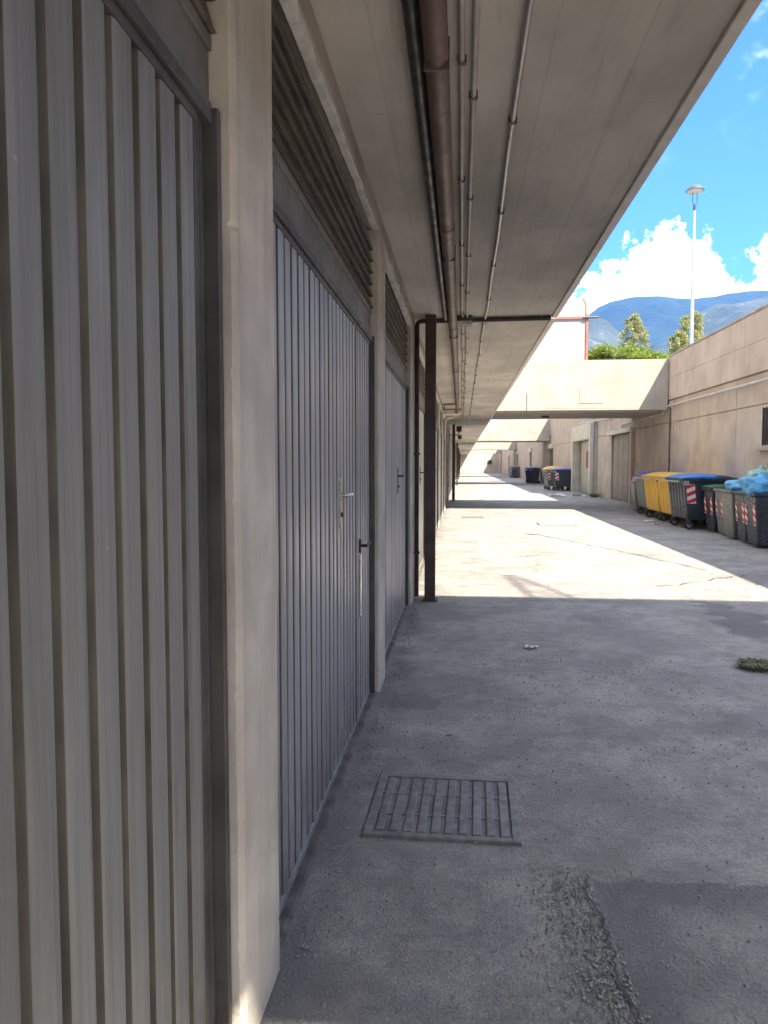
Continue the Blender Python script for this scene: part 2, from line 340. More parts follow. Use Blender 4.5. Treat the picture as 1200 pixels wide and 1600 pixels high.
def link(name, me, parent=None, bevel=0.0, loc=None):
    o = bpy.data.objects.new(name, me); COL.objects.link(o)
    if parent: o.parent = parent
    if loc: o.location = loc
    if bevel:
        b = o.modifiers.new('bevel', 'BEVEL'); b.width = bevel; b.segments = 2; b.limit_method = 'ANGLE'
    return o
def tag(o, label=None, cat=None, group=None, kind=None):
    if label: o['label'] = label
    if cat: o['category'] = cat
    if group: o['group'] = group
    if kind: o['kind'] = kind
    return o
def empty(name, loc=(0, 0, 0), rz=0.0):
    o = bpy.data.objects.new(name, None); COL.objects.link(o); o.location = loc; o.rotation_euler = (0, 0, rz); o.empty_display_size = 0.2; return o
def copy_tree(o, parent=None):
    c = o.copy(); COL.objects.link(c); c.parent = parent
    for ch in list(o.children): copy_tree(ch, c)
    return c
def grid_sheet(x0, x1, y0, y1, nx, ny, zf):
    m = MB(); vs = [(x0 + (x1 - x0) * i / nx, y0 + (y1 - y0) * j / ny, 0) for j in range(ny + 1) for i in range(nx + 1)]
    vs = [(x, y, zf(x, y)) for x, y, _ in vs]
    fs = [(j * (nx + 1) + i, j * (nx + 1) + i + 1, (j + 1) * (nx + 1) + i + 1, (j + 1) * (nx + 1) + i) for j in range(ny) for i in range(nx)]
    return m.add(vs, fs)

# ------------------------------------------------------------------ the setting
g = MB().add([(-9000, -3000, -0.06), (9000, -3000, -0.06), (9000, 9000, -0.06), (-9000, 9000, -0.06)], [(0, 1, 2, 3)]).build('ground', 'terrace_soil')
tag(g, kind='structure')
a = grid_sheet(-0.72, 6.4, -14, 137, 16, 260, lambda x, y: 0.006 * noise.noise((x * 0.5, y * 0.35, 0)) - 0.004)
alley = a.build('alley', 'ground', smooth=True); tag(alley, kind='structure')
ter = MB().box(6.75, 400, -60, 500, -0.05, 4.45).build('terrace', 'terrace_soil'); tag(ter, kind='structure')

# patched asphalt in the foreground, with a ragged edge, and ravelled stones along it
n = 150; edge_l = []
for i in range(n + 1):
    t_ = i / n; y = 2.77 - t_ * 2.5
    edge_l.append((0.455 - 0.02 * t_ + 0.05 * math.sin(t_ * 2.2) + 0.022 * noise.noise((3.1, y * 7, 0)) + 0.016 * noise.noise((9, y * 23, 0)) + 0.009 * noise.noise((5, y * 61, 0)), y))
st = MB()
for i in range(6000):
    t_ = rng.random(); e = edge_l[int(t_ * (len(edge_l) - 1))]
    x = e[0] - abs(rng.gauss(0, 0.10)) + (0.03 if rng.random() < .3 else 0); y = e[1] + rng.uniform(-.06, .06)
    if rng.random() < 0.22: x = rng.uniform(-0.4, 1.8); y = rng.uniform(1.6, 6.0)
    elif rng.random() < 0.16: x = -0.50 + abs(rng.gauss(0, .05)); y = rng.uniform(2.2, 8)
    s_ = rng.uniform(0.0015, 0.0068); z = 0.002 + s_ * .3
    vs = [(x + s_ * rng.uniform(.6, 1.3), y, z), (x - s_, y + s_ * .4, z), (x, y + s_, z), (x, y - s_ * rng.uniform(.6, 1.3), z), (x, y, z + s_ * rng.uniform(.5, 1)), (x, y, z - s_)]
    st.add(vs, [(0, 2, 4), (2, 1, 4), (1, 3, 4), (3, 0, 4), (2, 0, 5), (1, 2, 5), (3, 1, 5), (0, 3, 5)])
tag(st.build('gravel', 'stone'), 'loose grey stone chips crumbled from the edge of the asphalt patch', 'gravel', kind='stuff')


def strip(pts, w, name, mat):
    m = MB(); vs = []
    for i, p in enumerate(pts):
        d = Vector(pts[min(i + 1, len(pts) - 1)]) - Vector(pts[max(i - 1, 0)]); d = Vector((-d.y, d.x)).normalized() * w * (0.5 + 0.9 * abs(noise.noise((p[0] * 3, p[1] * 3, 0))))
        vs += [(p[0] + d.x, p[1] + d.y, 0.007), (p[0] - d.x, p[1] - d.y, 0.007)]
    m.add(vs, [(2 * i, 2 * i + 1, 2 * i + 3, 2 * i + 2) for i in range(len(pts) - 1)]); return m.build(name, mat)
def wob(p, q, n_, a_): return [(p[0] + (q[0] - p[0]) * i / n_ + a_ * noise.noise((i * .37, p[0], 3)), p[1] + (q[1] - p[1]) * i / n_ + a_ * noise.noise((i * .31, p[1], 8))) for i in range(n_ + 1)]
tag(strip([(x - 0.005, y) for x, y in edge_l], 0.0055, 'crack', 'tar'), kind='structure')
tag(strip(wob((3.5, 11.2), (1.66, 16.45), 30, 0.09), 0.020, 'tar_seam', 'tar'), kind='structure')  # thin dark line running across the ground
tag(strip(wob((1.66, 16.45), (1.35, 16.7), 8, 0.05), 0.05, 'tar_seam', 'tar'), kind='structure')
tag(strip(wob((2.4, 9.6), (3.6, 10.6), 16, 0.12), 0.012, 'tar_seam', 'tar'), kind='structure')
tag(strip(wob((1.0, 13.2), (3.2, 13.0), 24, 0.2), 0.012, 'tar_seam', 'tar'), kind='structure')
tag(strip(wob((0.1, 12.2), (1.5, 12.9), 16, 0.2), 0.010, 'tar_seam', 'tar'), kind='structure')

# ------------------------------------------------------------------ garage block on the left
XC, XD = -0.53, -0.585            # face of the columns, face of the door ribs
PER, CW = 3.15, 0.42
SOF = 3.10
DTOP, HTOP, VTOP = 2.30, 2.48, 2.93
block = empty('garage_block', (-0.6, 1.9, 0))
tag(block, 'long concrete garage block under a wide canopy with grey ribbed metal doors', 'building')
block.location = (0, 0, 0)
MB().box(-6.0, -0.75, -16, 136, 0, SOF + 0.02).build('wall', 'void', block)
MB().box(-6.0, -0.95, -16, 136, SOF + 0.34, 12.0).build('upper_wall', 'concrete_bridge', block)
# canopy: bays of slab separated by joints
JOINTS = [8.60, 31.8, 55.0, 78.2, 101.4, 124.6]
ys = [-16] + JOINTS + [136]
for i in range(len(ys) - 1):
    y0, y1 = ys[i] + (0.03 if i else 0), ys[i + 1] - (0.03 if i < len(ys) - 2 else 0)
    MB().box(-6.0, 1.02, y0, y1, SOF, SOF + 0.32).build('canopy_slab', 'soffit', block, bevel=0.012)
    MB().box(0.955, 1.012, y0 + .004, y1 - .004, SOF - 0.022, SOF + 0.01).build('drip_edge', 'pipe_white', block, bevel=0.006)
    MB().box(-0.76, XC, y0 + .003, y1 - .003, VTOP + 0.055, SOF - 0.003).build('beam', 'concrete_beam', block, bevel=0.008)

def column(y0, y1, nm='column', mat='concrete_col'):
    m = MB(); nz = 220; rings = []
    for i in range(nz + 1):
        z = (VTOP + 0.05) * i / nz
        def chip(seed, amp):
            v = noise.noise((seed, z * 6, y0)); w_ = noise.noise((seed + 4, z * 41, y0)); return amp * (0.5 + 0.2 * v) + max(0, w_ - 0.3) * amp * 5
        c1, c2 = 0.011 + chip(1, 0.004), 0.007 + chip(7, 0.003)
        bul = 0.0015 * noise.noise((2, z * 3, y0))
        xf = XC + bul
        rings += [(-0.76, y0, z), (xf - c1, y0, z), (xf, y0 + c1 * 1.3, z), (xf, y1 - c2, z), (xf - c2, y1, z), (-0.76, y1, z)]
    fs = []
    for i in range(nz):
        for k_ in range(5): fs.append((i * 6 + k_, i * 6 + k_ + 1, (i + 1) * 6 + k_ + 1, (i + 1) * 6 + k_))
    m.add(rings, fs); return m.build(nm, mat, block)

# one rib of the corrugated door, reused; origin at its left foot
def rib_profile(p, d):  # (y, x) across one rib
    return [(0, -d), (0.045 * p, -d), (0.085 * p, -0.55 * d), (0.13 * p, -0.2 * d), (0.20 * p, -0.04 * d), (0.28 * p, 0), (0.72 * p, 0), (0.80 * p, -0.04 * d), (0.87 * p, -0.2 * d), (0.915 * p, -0.55 * d), (0.955 * p, -d), (p, -d)]
def rib_mesh(m, y0, p, d, x, z0, z1):
    pr = rib_profile(p, d); vs = [(x + b, y0 + a_, z0) for a_, b in pr] + [(x + b, y0 + a_, z1) for a_, b in pr]; k_ = len(pr)
    m.add(vs, [(i, i + 1, k_ + i + 1, k_ + i) for i in range(k_ - 1)])
    return m
NR = 25
def door_frame(y0, y1, parent):
    m = MB()
    m.box(-0.70, XD - 0.024, y0 + .002, y1 - .002, 0.03, DTOP)                      # backing sheet
    for (a_, b_) in ((y0 + 0.012, y0 + 0.035), (y1 - 0.035, y1 - 0.012)):
        m.box(-0.69, XD + 0.026, a_, b_, 0.0, DTOP + .01)
    for (a_, b_) in ((y0 + 0.036, y0 + 0.058), (y1 - 0.104, y1 - 0.062), (y1 - 0.060, y1 - 0.036)):
        m.box(-0.69, XD - 0.006, a_, b_, 0.02, DTOP - .01)
    m.box(-0.69, XD + 0.014, y0 + .036, y1 - .036, DTOP - 0.028, DTOP + 0.004)
    m.box(-0.69, XD + 0.004, y0 + .059, y1 - .105, DTOP - 0.052, DTOP - 0.030)
    return m.build('garage_door', 'frame_dark', parent, bevel=0.003)
def handle_set(door, y, z, mat, zoff=0.0, big=True):
    h = MB()
    h.box(XD - 0.002, XD + 0.007, y - 0.021, y + 0.021, z - 0.14, z + 0.10)
    p = h.build('lock_plate', 'brass_plate' if big else 'black_plastic', door, bevel=0.004)
    l = MB().tube([(XD, y, z + 0.02), (XD + 0.040, y, z + 0.02), (XD + 0.047, y + 0.012, z + 0.02), (XD + 0.048, y + 0.07, z + 0.024), (XD + 0.044, y + 0.125, z + 0.020)], [0.009, 0.009, 0.010, 0.009, 0.008], 12)
    l.build('handle', mat, door, smooth=True)
    c = MB().tube([(XD + 0.004, y, z - 0.075), (XD + 0.016, y, z - 0.075)], 0.012, 14); c.build('lock_cylinder', 'black_plastic', door, smooth=True)

slat_me = {}
def door(y0, y1, style, leaf_gap=None, handles=()):
    d = door_frame(y0, y1, block)
    p = (y1 - y0 - 0.165) / NR; ya = y0 + 0.059
    mat = {'galv': 'galvanised', 'blue': 'door_blue'}.get(style, 'door_pale')  # blue style: door metal with the sky's reflection coloured in
    if style != 'pale':
        key = (round(p, 4), mat)
        if key not in slat_me:
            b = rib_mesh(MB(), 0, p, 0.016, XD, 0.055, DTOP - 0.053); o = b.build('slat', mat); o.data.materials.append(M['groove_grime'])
            for pi in (0, 1, 2, 8, 9, 10): o.data.polygons[pi].material_index = 1  # shoulder faces darkened as well, painting in the ribs' shading
            o.data.polygons.foreach_set('use_smooth', [True] * len(o.data.polygons))
            slat_me[key] = o.data; bpy.data.objects.remove(o)
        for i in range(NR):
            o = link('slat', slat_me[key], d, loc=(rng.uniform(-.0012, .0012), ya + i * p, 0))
    else:
        m = MB()
        for i in range(NR): rib_mesh(m, ya + i * p, p, 0.016, XD, 0.055, DTOP - 0.053)
        m.build('leaf', mat, d)
    if leaf_gap is not None:
        yl = ya + leaf_gap * p
        MB().box(XD - 0.018, XD + 0.004, yl - 0.010, yl + 0.004, 0.05, DTOP - .06).build('leaf_edge', 'frame_dark', d, bevel=0.002)
        MB().box(XD - 0.018, XD + 0.006, yl + 0.006, yl + 0.020, 0.05, DTOP - .06).build('leaf_edge', mat, d, bevel=0.002)
    MB().box(-0.69, XD + 0.002, y0 + .06, y1 - .107, 0.022, 0.058).build('bottom_rail', mat, d, bevel=0.003)
    for h in handles: handle_set(d, *h)
    return d
def header_and_vent(y0, y1, near):
    m = MB().box(-0.74, XD - 0.004, y0 + .002, y1 - .002, DTOP + 0.012, HTOP)
    m.box(-0.74, XD + 0.004, y0 + .002, y1 - .002, HTOP - 0.03, HTOP + 0.004); m.box(-0.74, XD + 0.002, y0 + .002, y1 - .002, DTOP + 0.012, DTOP + 0.035)
    v = m.build('header_panel', 'header_grey', block, bevel=0.003)
    n_ = 6; h = (VTOP - HTOP - 0.012) / n_
    prof = [(-0.594, -0.004), (-0.574, h * 0.88), (-0.568, h * 0.97), (-0.578, h * 1.0), (-0.604, h * 0.96), (-0.612, 0.004)]
    def sl(m_, z):
        k_ = len(prof); vs = [(x, y0 + .004, z + b) for x, b in prof] + [(x, y1 - .004, z + b) for x, b in prof]
        # the slats lean outwards at the bottom, shedding rain
        vs = [(x, y, 2 * z + h - zz) for x, y, zz in vs]
        m_.add(vs, [tuple(range(k_)), tuple(range(2 * k_ - 1, k_ - 1, -1))] + [(i, (i + 1) % k_, k_ + (i + 1) % k_, k_ + i) for i in range(k_)]); return m_
    if near:
        for i in range(n_): sl(MB(), HTOP + 0.008 + i * h).build('slat', 'louvre', v)
    else:
        m = MB()
        for i in range(n_): sl(m, HTOP + 0.008 + i * h)
        m.build('louvre', 'louvre', v)
def plaster(y0, y1, full=True):
    m = MB(); n_ = 40; vs = []
    for i in range(n_ + 1):
        y = y0 + .004 + (y1 - y0 - .008) * i / n_
        t_ = i / n_
        th = 0.052 if full else 0.052 * max(0.12, 1 - 1.35 * t_)
        j = 0.010 * noise.noise((y * 5, 1, 2)) + 0.006 * noise.noise((y * 19, 1, 2))
        zb = VTOP + 0.052 - th + j; xf = XC - 0.012 + j
        vs += [(-0.575, y, VTOP + 0.053), (-0.575, y, zb), (xf, y, zb), (xf + .004, y, VTOP + 0.053)]
    fs = [(0, 1, 2, 3), tuple(4 * n_ + k_ for k_ in (3, 2, 1, 0))]
    for i in range(n_):
        for k_ in range(4): fs.append((4 * i + k_, 4 * i + (k_ + 1) % 4, 4 * i + 4 + (k_ + 1) % 4, 4 * i + 4 + k_))
    m.add(vs, fs).build('plaster_strip', 'plaster_white', block, smooth=True)
def threshold(y0, y1):
    m = MB(); n_ = 24; vs = []
    for i in range(n_ + 1):
        y = y0 + (y1 - y0) * i / n_; j = 0.012 * noise.noise((y * 6, 5, 2)); hh = 0.010 + 0.004 * noise.noise((y * 4, 1, 7))
        vs += [(-0.72, y, -.02), (-0.72, y, hh), (XC - 0.03 + j, y, hh - .004), (XC + 0.0 + j, y, -.02)]
    fs = [(0, 1, 2, 3), tuple(4 * n_ + k_ for k_ in (3, 2, 1, 0))]
    for i in range(n_):
        for k_ in range(3): fs.append((4 * i + k_, 4 * i + k_ + 1, 4 * i + 5 + k_, 4 * i + 4 + k_))
    m.add(vs, fs).build('threshold', 'dirty_lip', block)
def bay(y0, y1, style, idx, gap=None, handles=(), full=True, near=True):
    door(y0, y1, style, gap, handles); header_and_vent(y0, y1, near); plaster(y0, y1, full); threshold(y0, y1)
c1 = 1.79
CW = 0.37
for k_ in range(-2, 3): column(c1 + k_ * PER, c1 + k_ * PER + CW)
for k_ in (-3, -2):
    bay(c1 + k_ * PER + CW, c1 + (k_ + 1) * PER, 'pale', k_, near=False)
bay(c1 - PER + CW, c1, 'galv', 0)
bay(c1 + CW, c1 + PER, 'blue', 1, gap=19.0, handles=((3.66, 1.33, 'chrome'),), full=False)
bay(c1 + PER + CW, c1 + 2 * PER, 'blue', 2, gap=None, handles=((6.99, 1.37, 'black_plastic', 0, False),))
# the second door has a night bolt on its narrow leaf
d2 = [o for o in block.children if o.name.startswith('garage_door')][3]
MB().box(XD, XD + 0.012, 4.352, 4.372, 0.62, 0.98).build('bolt_bar', 'chrome', d2, bevel=0.003)
MB().tube([(XD, 4.37, 1.03), (XD + 0.04, 4.37, 1.03), (XD + 0.042, 4.42, 1.03), (XD + 0.04, 4.52, 1.035)], 0.009, 10).build('handle', 'black_plastic', d2, smooth=True)
MB().box(XD - .001, XD + 0.010, 4.35, 4.39, 0.99, 1.07).build('lock_plate', 'black_plastic', d2, bevel=0.003)
# expansion joint, then the next run of garages
yy = c1 + 2 * PER + CW
MB().box(-0.76, XC - 0.05, yy, 8.74, 0, SOF - .01).build('joint_cover', 'frame_dark', block)
yy = 8.74; nbay = 0
while yy < 132:
    nj = [j for j in JOINTS if yy < j - 0.4 < yy + PER + 0.2]
    column(yy, yy + CW) if yy < 62 else MB().box(-0.76, XC, yy, yy + CW, 0, VTOP + .05).build('column', 'concrete_col', block)
    y0, y1 = yy + CW, yy + PER
    if nbay < 12:
        bay(y0, y1, 'pale', 3, handles=((y0 + 1.65, 1.36, 'black_plastic', 0, False),), near=False)
    else:
        MB().box(-0.74, XD, y0 + .002, y1 - .002, 0.0, DTOP).build('garage_door', 'door_pale', block); header_and_vent(y0, y1, False)
    yy += PER; nbay += 1

# steel posts at the joints
for i, j in enumerate(JOINTS):
    e = empty('steel_post', (-0.345, j - 0.17, 0))
    MB().box(-0.058, 0.058, -0.07, 0.07, 0.006, SOF - 0.002).build('shaft', 'post_brown', e, bevel=0.006)
    MB().box(-0.085, 0.085, -0.10, 0.10, 0.0, 0.012).build('base_plate', 'post_brown', e)
    tag(e, ['dark brown steel post at the nearest canopy joint, between shade and sun', 'dark brown steel post at the second canopy joint along the garages',
            'dark steel post at the third canopy joint along the garages', 'dark steel post at the fourth canopy joint along the garages',
            'dark steel post at the fifth canopy joint, far along the garages', 'dark steel post at the last canopy joint near the end wall'][i], 'post', 'steel posts at the canopy joints')
e = empty('drain_pipe', (0, 8.60, SOF))
e.location = (0, 0, 0)
MB().tube([(-0.50, 8.535, 2.4), (-0.50, 8.535, 3.02), (-0.485, 8.535, 3.05), (-0.45, 8.535, 3.062), (0.94, 8.535, 3.072)], 0.026, 12).build('pipe', 'post_brown', e, smooth=True)
MB().tube([(-0.50, 8.535, 0.02), (-0.50, 8.535, 2.4)], 0.025, 12).build('pipe', 'post_brown', e, smooth=True)
for z in (0.5, 1.6, 2.6): MB().box(-0.535, -0.465, 8.51, 8.575, z, z + .025).build('bracket', 'clip', e)
tag(e, 'thin dark drain pipe along the nearest canopy joint, dropping beside the brown post', 'pipe')

# pipes under the canopy
def run_pipe(name, label, cat, pts, r, mat, clips, cw=0.012, n_=14, coll=()):
    e_ = empty(name, (pts[0][0], pts[0][1], pts[0][2])); o = Vector(pts[0])
    MB().tube([Vector(p) - o for p in pts], r, n_).build('pipe', mat, e_, smooth=True)
    for y in clips:
        for i in range(len(pts) - 1):
            a_, b_ = Vector(pts[i]), Vector(pts[i + 1])
            if min(a_.y, b_.y) <= y <= max(a_.y, b_.y) and abs(b_.y - a_.y) > 1e-6:
                p = a_.lerp(b_, (y - a_.y) / (b_.y - a_.y)) - o
                MB().box(p.x - r - cw * .5, p.x + r + cw * .5, p.y - cw, p.y + cw, p.z - r - .003, SOF - o.z + .002).build('clip', 'clip', e_, bevel=0.002); break
    for y in coll:
        for i in range(len(pts) - 1):
            a_, b_ = Vector(pts[i]), Vector(pts[i + 1])
            if a_.y <= y <= b_.y:
                p = a_.lerp(b_, (y - a_.y) / max(1e-6, b_.y - a_.y)) - o; MB().tube([p + Vector((0, -.06, 0)), p + Vector((0, .06, 0))], r + 0.004, n_).build('collar', mat, e_, smooth=True); break
    return tag(e_, label, cat)
run_pipe('soil_pipe', 'thick brown drain pipe running under the canopy soffit beside the thin conduits', 'pipe',
         [(-0.105, -12, 3.03), (-0.105, 6, 3.03), (-0.115, 14, 3.025), (-0.13, 20.0, 3.005), (-0.14, 20.25, 2.97), (-0.15, 20.4, 2.86)], 0.046, 'pipe_brown', (1.0, 3.0, 5.75, 9.2, 12.6, 16.4), 0.006, 22, (5.1, 8.7, 12.2, 17))
run_pipe('cable_duct', 'black cable duct tucked against the near stretch of the thick brown pipe', 'duct', [(-0.186, -12, 3.066), (-0.186, 8.4, 3.066)], 0.030, 'black_plastic', ())  # black tube added in place of the brown pipe's shadow
def wavy(x, y0, y1, z, a_, st_):
    n_ = int((y1 - y0) / st_); return [(x + a_ * noise.noise((x * 9, i * .7, 1)), y0 + (y1 - y0) * i / n_, z - abs(a_) * .6 * abs(noise.noise((x * 5, i * .8, 6)))) for i in range(n_ + 1)]
cl = [0.6 + 1.27 * i for i in range(20)]
run_pipe('conduit', 'thin grey conduit under the soffit, next to the thick brown pipe', 'conduit', wavy(-0.012, -12, 8.2, 3.085, 0.004, 1.2) + wavy(0.0, 8.4, 34, 3.083, 0.02, 0.8), 0.0125, 'pipe_grey', cl)
run_pipe('conduit', 'thin grey conduit under the soffit, second from the thick brown pipe', 'conduit', wavy(0.040, -12, 8.2, 3.085, 0.004, 1.2) + wavy(0.052, 8.4, 34, 3.083, 0.02, 0.8), 0.0125, 'pipe_grey', [y + 0.3 for y in cl])
run_pipe('conduit', 'pale metal conduit under the soffit, standing apart on the canopy edge side', 'conduit', [(0.222, -12, 3.082), (0.222, 4, 3.082)] + wavy(0.24, 5.5, 34, 3.08, 0.025, 1.1), 0.0135, 'metal_zinc', [y + 0.55 for y in cl])
# junction box on the joint, cables, and the boxes further along
e = empty('junction_box', (0.015, 8.52, 3.06))
MB().box(-0.085, 0.085, -0.09, 0.05, -0.055, 0.038).build('housing', 'frame_dark', e, bevel=0.005)
MB().box(-0.08, 0.08, -0.10, -0.092, -0.058, -0.02).build('cover', 'plaster_white', e, bevel=0.004)
tag(e, 'small dark junction box on the two conduits at the nearest canopy joint', 'box')
e = empty('pipe_box', (-0.28, 20.6, 2.9))
MB().box(-0.22, 0.22, 0, 0.5, -0.08, 0.04).build('housing', 'cream_paint', e, bevel=0.01)
MB().box(-0.225, 0.225, -0.01, 0.51, 0.042, 0.065).build('lid', 'post_brown', e, bevel=0.005)
MB().tube([(-0.2, 0.0, 0.06), (-0.19, 0, 0.17), (-0.15, 0, 0.19), (0.12, 0, 0.19), (0.16, 0, 0.17), (0.18, 0, 0.06)], 0.010, 8).build('hanger', 'clip', e, smooth=True)
tag(e, 'cream pipe box hung under the canopy where the brown pipe ends', 'box')
run_pipe('elbow_pipe', 'bent cream pipe curling from the wall up under the canopy past the pipe box', 'pipe',
         [(-0.50, 22.0, 2.2), (-0.49, 22.0, 2.72), (-0.44, 22.02, 2.79), (-0.30, 22.05, 2.82), (-0.22, 22.1, 2.88), (-0.12, 22.2, 2.96), (-0.05, 22.4, 3.02), (-0.02, 23.0, 3.04)], 0.035, 'pipe_white', ())
for i, (y, lab) in enumerate(((33.0, 'dark pipe elbow box under the canopy just past the second steel post'), (43.0, 'small dark pipe box under the canopy, farther one'))):
    e = empty('pipe_box', (-0.14, y, 2.93)); MB().box(-0.11, 0.11, -0.1, 0.12, -0.06, 0.17).build('housing', 'post_brown', e, bevel=0.01)
    MB().tube([(0, 0, -.06), (0, 0, -.16), (-0.08, 0, -.20), (-0.36, 0, -.20)], 0.04, 10).build('pipe', 'pipe_white', e, smooth=True); tag(e, lab, 'box')

# ------------------------------------------------------------------ added walkway, out of view, shaped to shade the near ground
w = empty('overhead_walkway', (0, 2, 5.2)); w.location = (0, 0, 0)
ZB, ZT = 10.0, 11.4; YF, YB = 1.90 - SK * ZB, 8.74 - SK * ZT
MB().box(-0.948, 13.5, YF, YB, ZB, ZB + 0.45).build('deck', 'concrete_bridge', w)
MB().box(-0.948, 13.5, YF, YF + 0.18, ZB + 0.452, ZT).build('parapet', 'concrete_bridge', w)
MB().box(-0.948, 13.5, YB - 0.18, YB, ZB + 0.452, ZT).build('parapet', 'concrete_bridge', w)
MB().box(9.5, 13.5, YF + .2, YB - .2, 4.45, ZB - .002).build('abutment', 'concrete_bridge', w)
tag(w, 'concrete walkway bridging the alley overhead, casting the shade on the near ground', 'bridge')
e = empty('ladder', (6.84, YB - 0.06, ZT))  # unseen frame added for its lattice shadow on the ground
def L(t_, s_): return ((0.0 + s_ * 0.48) * (1 - t_) + t_ * (1.40 + s_ * 0.10), 0.10 * t_, 3.02 * t_)
for s_ in (0, 1): MB().tube([L(0, s_), L(0.5, s_), L(1, s_)], 0.03, 8).build('rail', 'metal_zinc', e)
for i in range(1, 10): MB().tube([L(i / 10, 0), L(i / 10, 1)], 0.018, 6).build('rung', 'metal_zinc', e)
tag(e, 'tapering metal ladder leaning above the overhead walkway parapet', 'ladder')

# ------------------------------------------------------------------ bridges across the alley
def bridge(yf, depth, label, detail):
    b = empty('concrete_bridge', (3.6, yf, 3.2)); b.location = (0, yf, 0)
    zt = 4.68
    MB().box(1.022, 6.22, 0, 0.22, 3.2, zt).build('parapet', 'concrete_bridge', b, bevel=0.012)
    MB().box(-0.9, 1.018, 0, 0.22, SOF + .325, zt).build('parapet', 'concrete_bridge', b, bevel=0.012)
    MB().box(1.022, 6.30, 0.222, depth - .222, 3.203, 3.55).build('deck', 'concrete_bridge', b)
    MB().box(1.022, 6.30, depth - .22, depth, 3.2, zt).build('parapet', 'concrete_bridge', b, bevel=0.012)
    MB().box(1.03, 6.20, 0.0, 0.10, 3.155, 3.2).build('drip_edge', 'concrete_bridge', b)
    if detail:
        p = MB().box(3.58, 4.32, -0.012, -0.001, 3.37, 3.82).build('plaque', 'plaque_stone', b, bevel=0.004)
        MB().box(3.63, 4.27, -0.018, -0.0125, 3.72, 3.74).build('groove', 'concrete_wall', p)
        MB().tube([(2.0, -0.02, 3.19), (2.0, -0.02, 3.72)], 0.012, 8).build('weep_pipe', 'pipe_grey', b)
        l = MB().box(2.80, 3.05, 3.4, 3.65, 3.13, 3.198).build('ceiling_lamp', 'frame_dark', b, bevel=0.02)
        MB().tube([(1.2, 0.9, 3.17), (6.1, 0.9, 3.17)], 0.014, 8).build('conduit', 'pipe_white', b)
    else:
        MB().tube([(2.0, -0.02, 3.19), (2.0, -0.02, 3.72)], 0.014, 8).build('weep_pipe', 'pipe_grey', b)
    return tag(b, label, 'bridge', 'concrete bridges over the alley')
bridge(24.3, 5.3, 'nearest concrete bridge over the alley, with the faint plaque on its sunlit side', True)
bridge(56.0, 5.3, 'second concrete bridge over the alley, seen beneath the nearest one', False)
bridge(90.0, 5.3, 'third concrete bridge over the alley, seen as a thin pale band', False)
bridge(124.0, 5.3, 'farthest concrete bridge over the alley, just before the end wall', False)

# curved white stair cover on the nearest bridge
e = empty('curved_cover', (1.0, 24.6, 4.68))
prof = [(0.0, 0.0), (0.0, 1.30)] + [(1.35 * (1 - math.cos(R(a_))), 1.30 + 0.85 * math.sin(R(a_))) for a_ in range(10, 91, 10)] + [(3.6, 2.15), (3.6, 0.0)]
def sheet(x0, x1, pr, name, mat, th, par):
    m = MB(); k_ = len(pr); q = []
    for i, (y, z) in enumerate(pr):
        d = Vector((pr[min(i + 1, k_ - 1)][0] - pr[max(i - 1, 0)][0], pr[min(i + 1, k_ - 1)][1] - pr[max(i - 1, 0)][1])).normalized(); q.append((y + d.y * th, z - d.x * th))
    vs = [(x0, y, z) for y, z in pr] + [(x0, y, z) for y, z in q] + [(x1, y, z) for y, z in pr] + [(x1, y, z) for y, z in q]
    fs = [(0, k_, 3 * k_, 2 * k_), (k_ - 1, 2 * k_ - 1, 4 * k_ - 1, 3 * k_ - 1)]
    for i in range(k_ - 1):
        fs += [(i, i + 1, 2 * k_ + i + 1, 2 * k_ + i), (k_ + i, k_ + i + 1, 3 * k_ + i + 1, 3 * k_ + i), (i, i + 1, k_ + i + 1, k_ + i), (2 * k_ + i, 2 * k_ + i + 1, 3 * k_ + i + 1, 3 * k_ + i)]
    return m.add(vs, fs).build(name, mat, par, smooth=True)
sheet(-1.6, 2.78, prof, 'shell', 'white_sheet', 0.05, e)
MB().add([(2.70, y, z) for y, z in [(0.06, 0)] + [(y + .06, z - .06) for y, z in prof[1:-2]] + [(3.5, 0)]], [tuple(range(len(prof) - 1))]).build('side_panel', 'white_sheet', e)
sheet(2.785, 2.86, [(y - 0.03, z + 0.02) for y, z in prof[:-2]], 'edge_trim', 'trim_red', 0.10, e)
MB().box(-1.6, 2.78, -0.05, -0.002, 1.30, 1.37).build('cross_trim', 'trim_red', e)
MB().tube([(2.70, -0.06, 1.335), (3.15, -0.06, 1.335)], 0.035, 8).build('drain_spout', 'clip', e)
tag(e, 'white curved stair cover with red edging standing on the nearest bridge', 'stair cover')

# ------------------------------------------------------------------ right-hand wall
XW = 6.30
rw = empty('precast_wall', (XW, 10, 0)); rw.location = (0, 0, 0)
MB().box(XW + 0.03, 6.74, -14, 24.38, 0, 4.74).build('core', 'concrete_wall', rw)
joints = [-14, -7.75, -2.48, 2.79, 8.06, 13.33, 18.60, 23.87]
WY0, WY1, WZ0, WZ1 = 15.55, 17.06, 1.85, 2.72
for i in range(len(joints) - 1):
    y0, y1 = joints[i] + 0.011, joints[i + 1] - 0.011
    if y0 < WY0 < y1:
        for (a_, b_, c_, d_) in ((y0, WY0, 0.0, 2.745), (WY1, y1, 0.0, 2.745), (WY0, WY1, 0.0, WZ0), (WY0, WY1, WZ1, 2.745)):
            MB().box(XW, XW + 0.031, a_, b_, c_, d_).build('panel', 'concrete_wall', rw)
    else: MB().box(XW, XW + 0.031, y0, y1, 0, 2.745).build('panel', 'concrete_wall', rw, bevel=0.006)
    MB().box(XW - 0.004, XW + 0.031, y0, y1, 2.768, 3.42).build('panel', 'concrete_wall', rw, bevel=0.006)
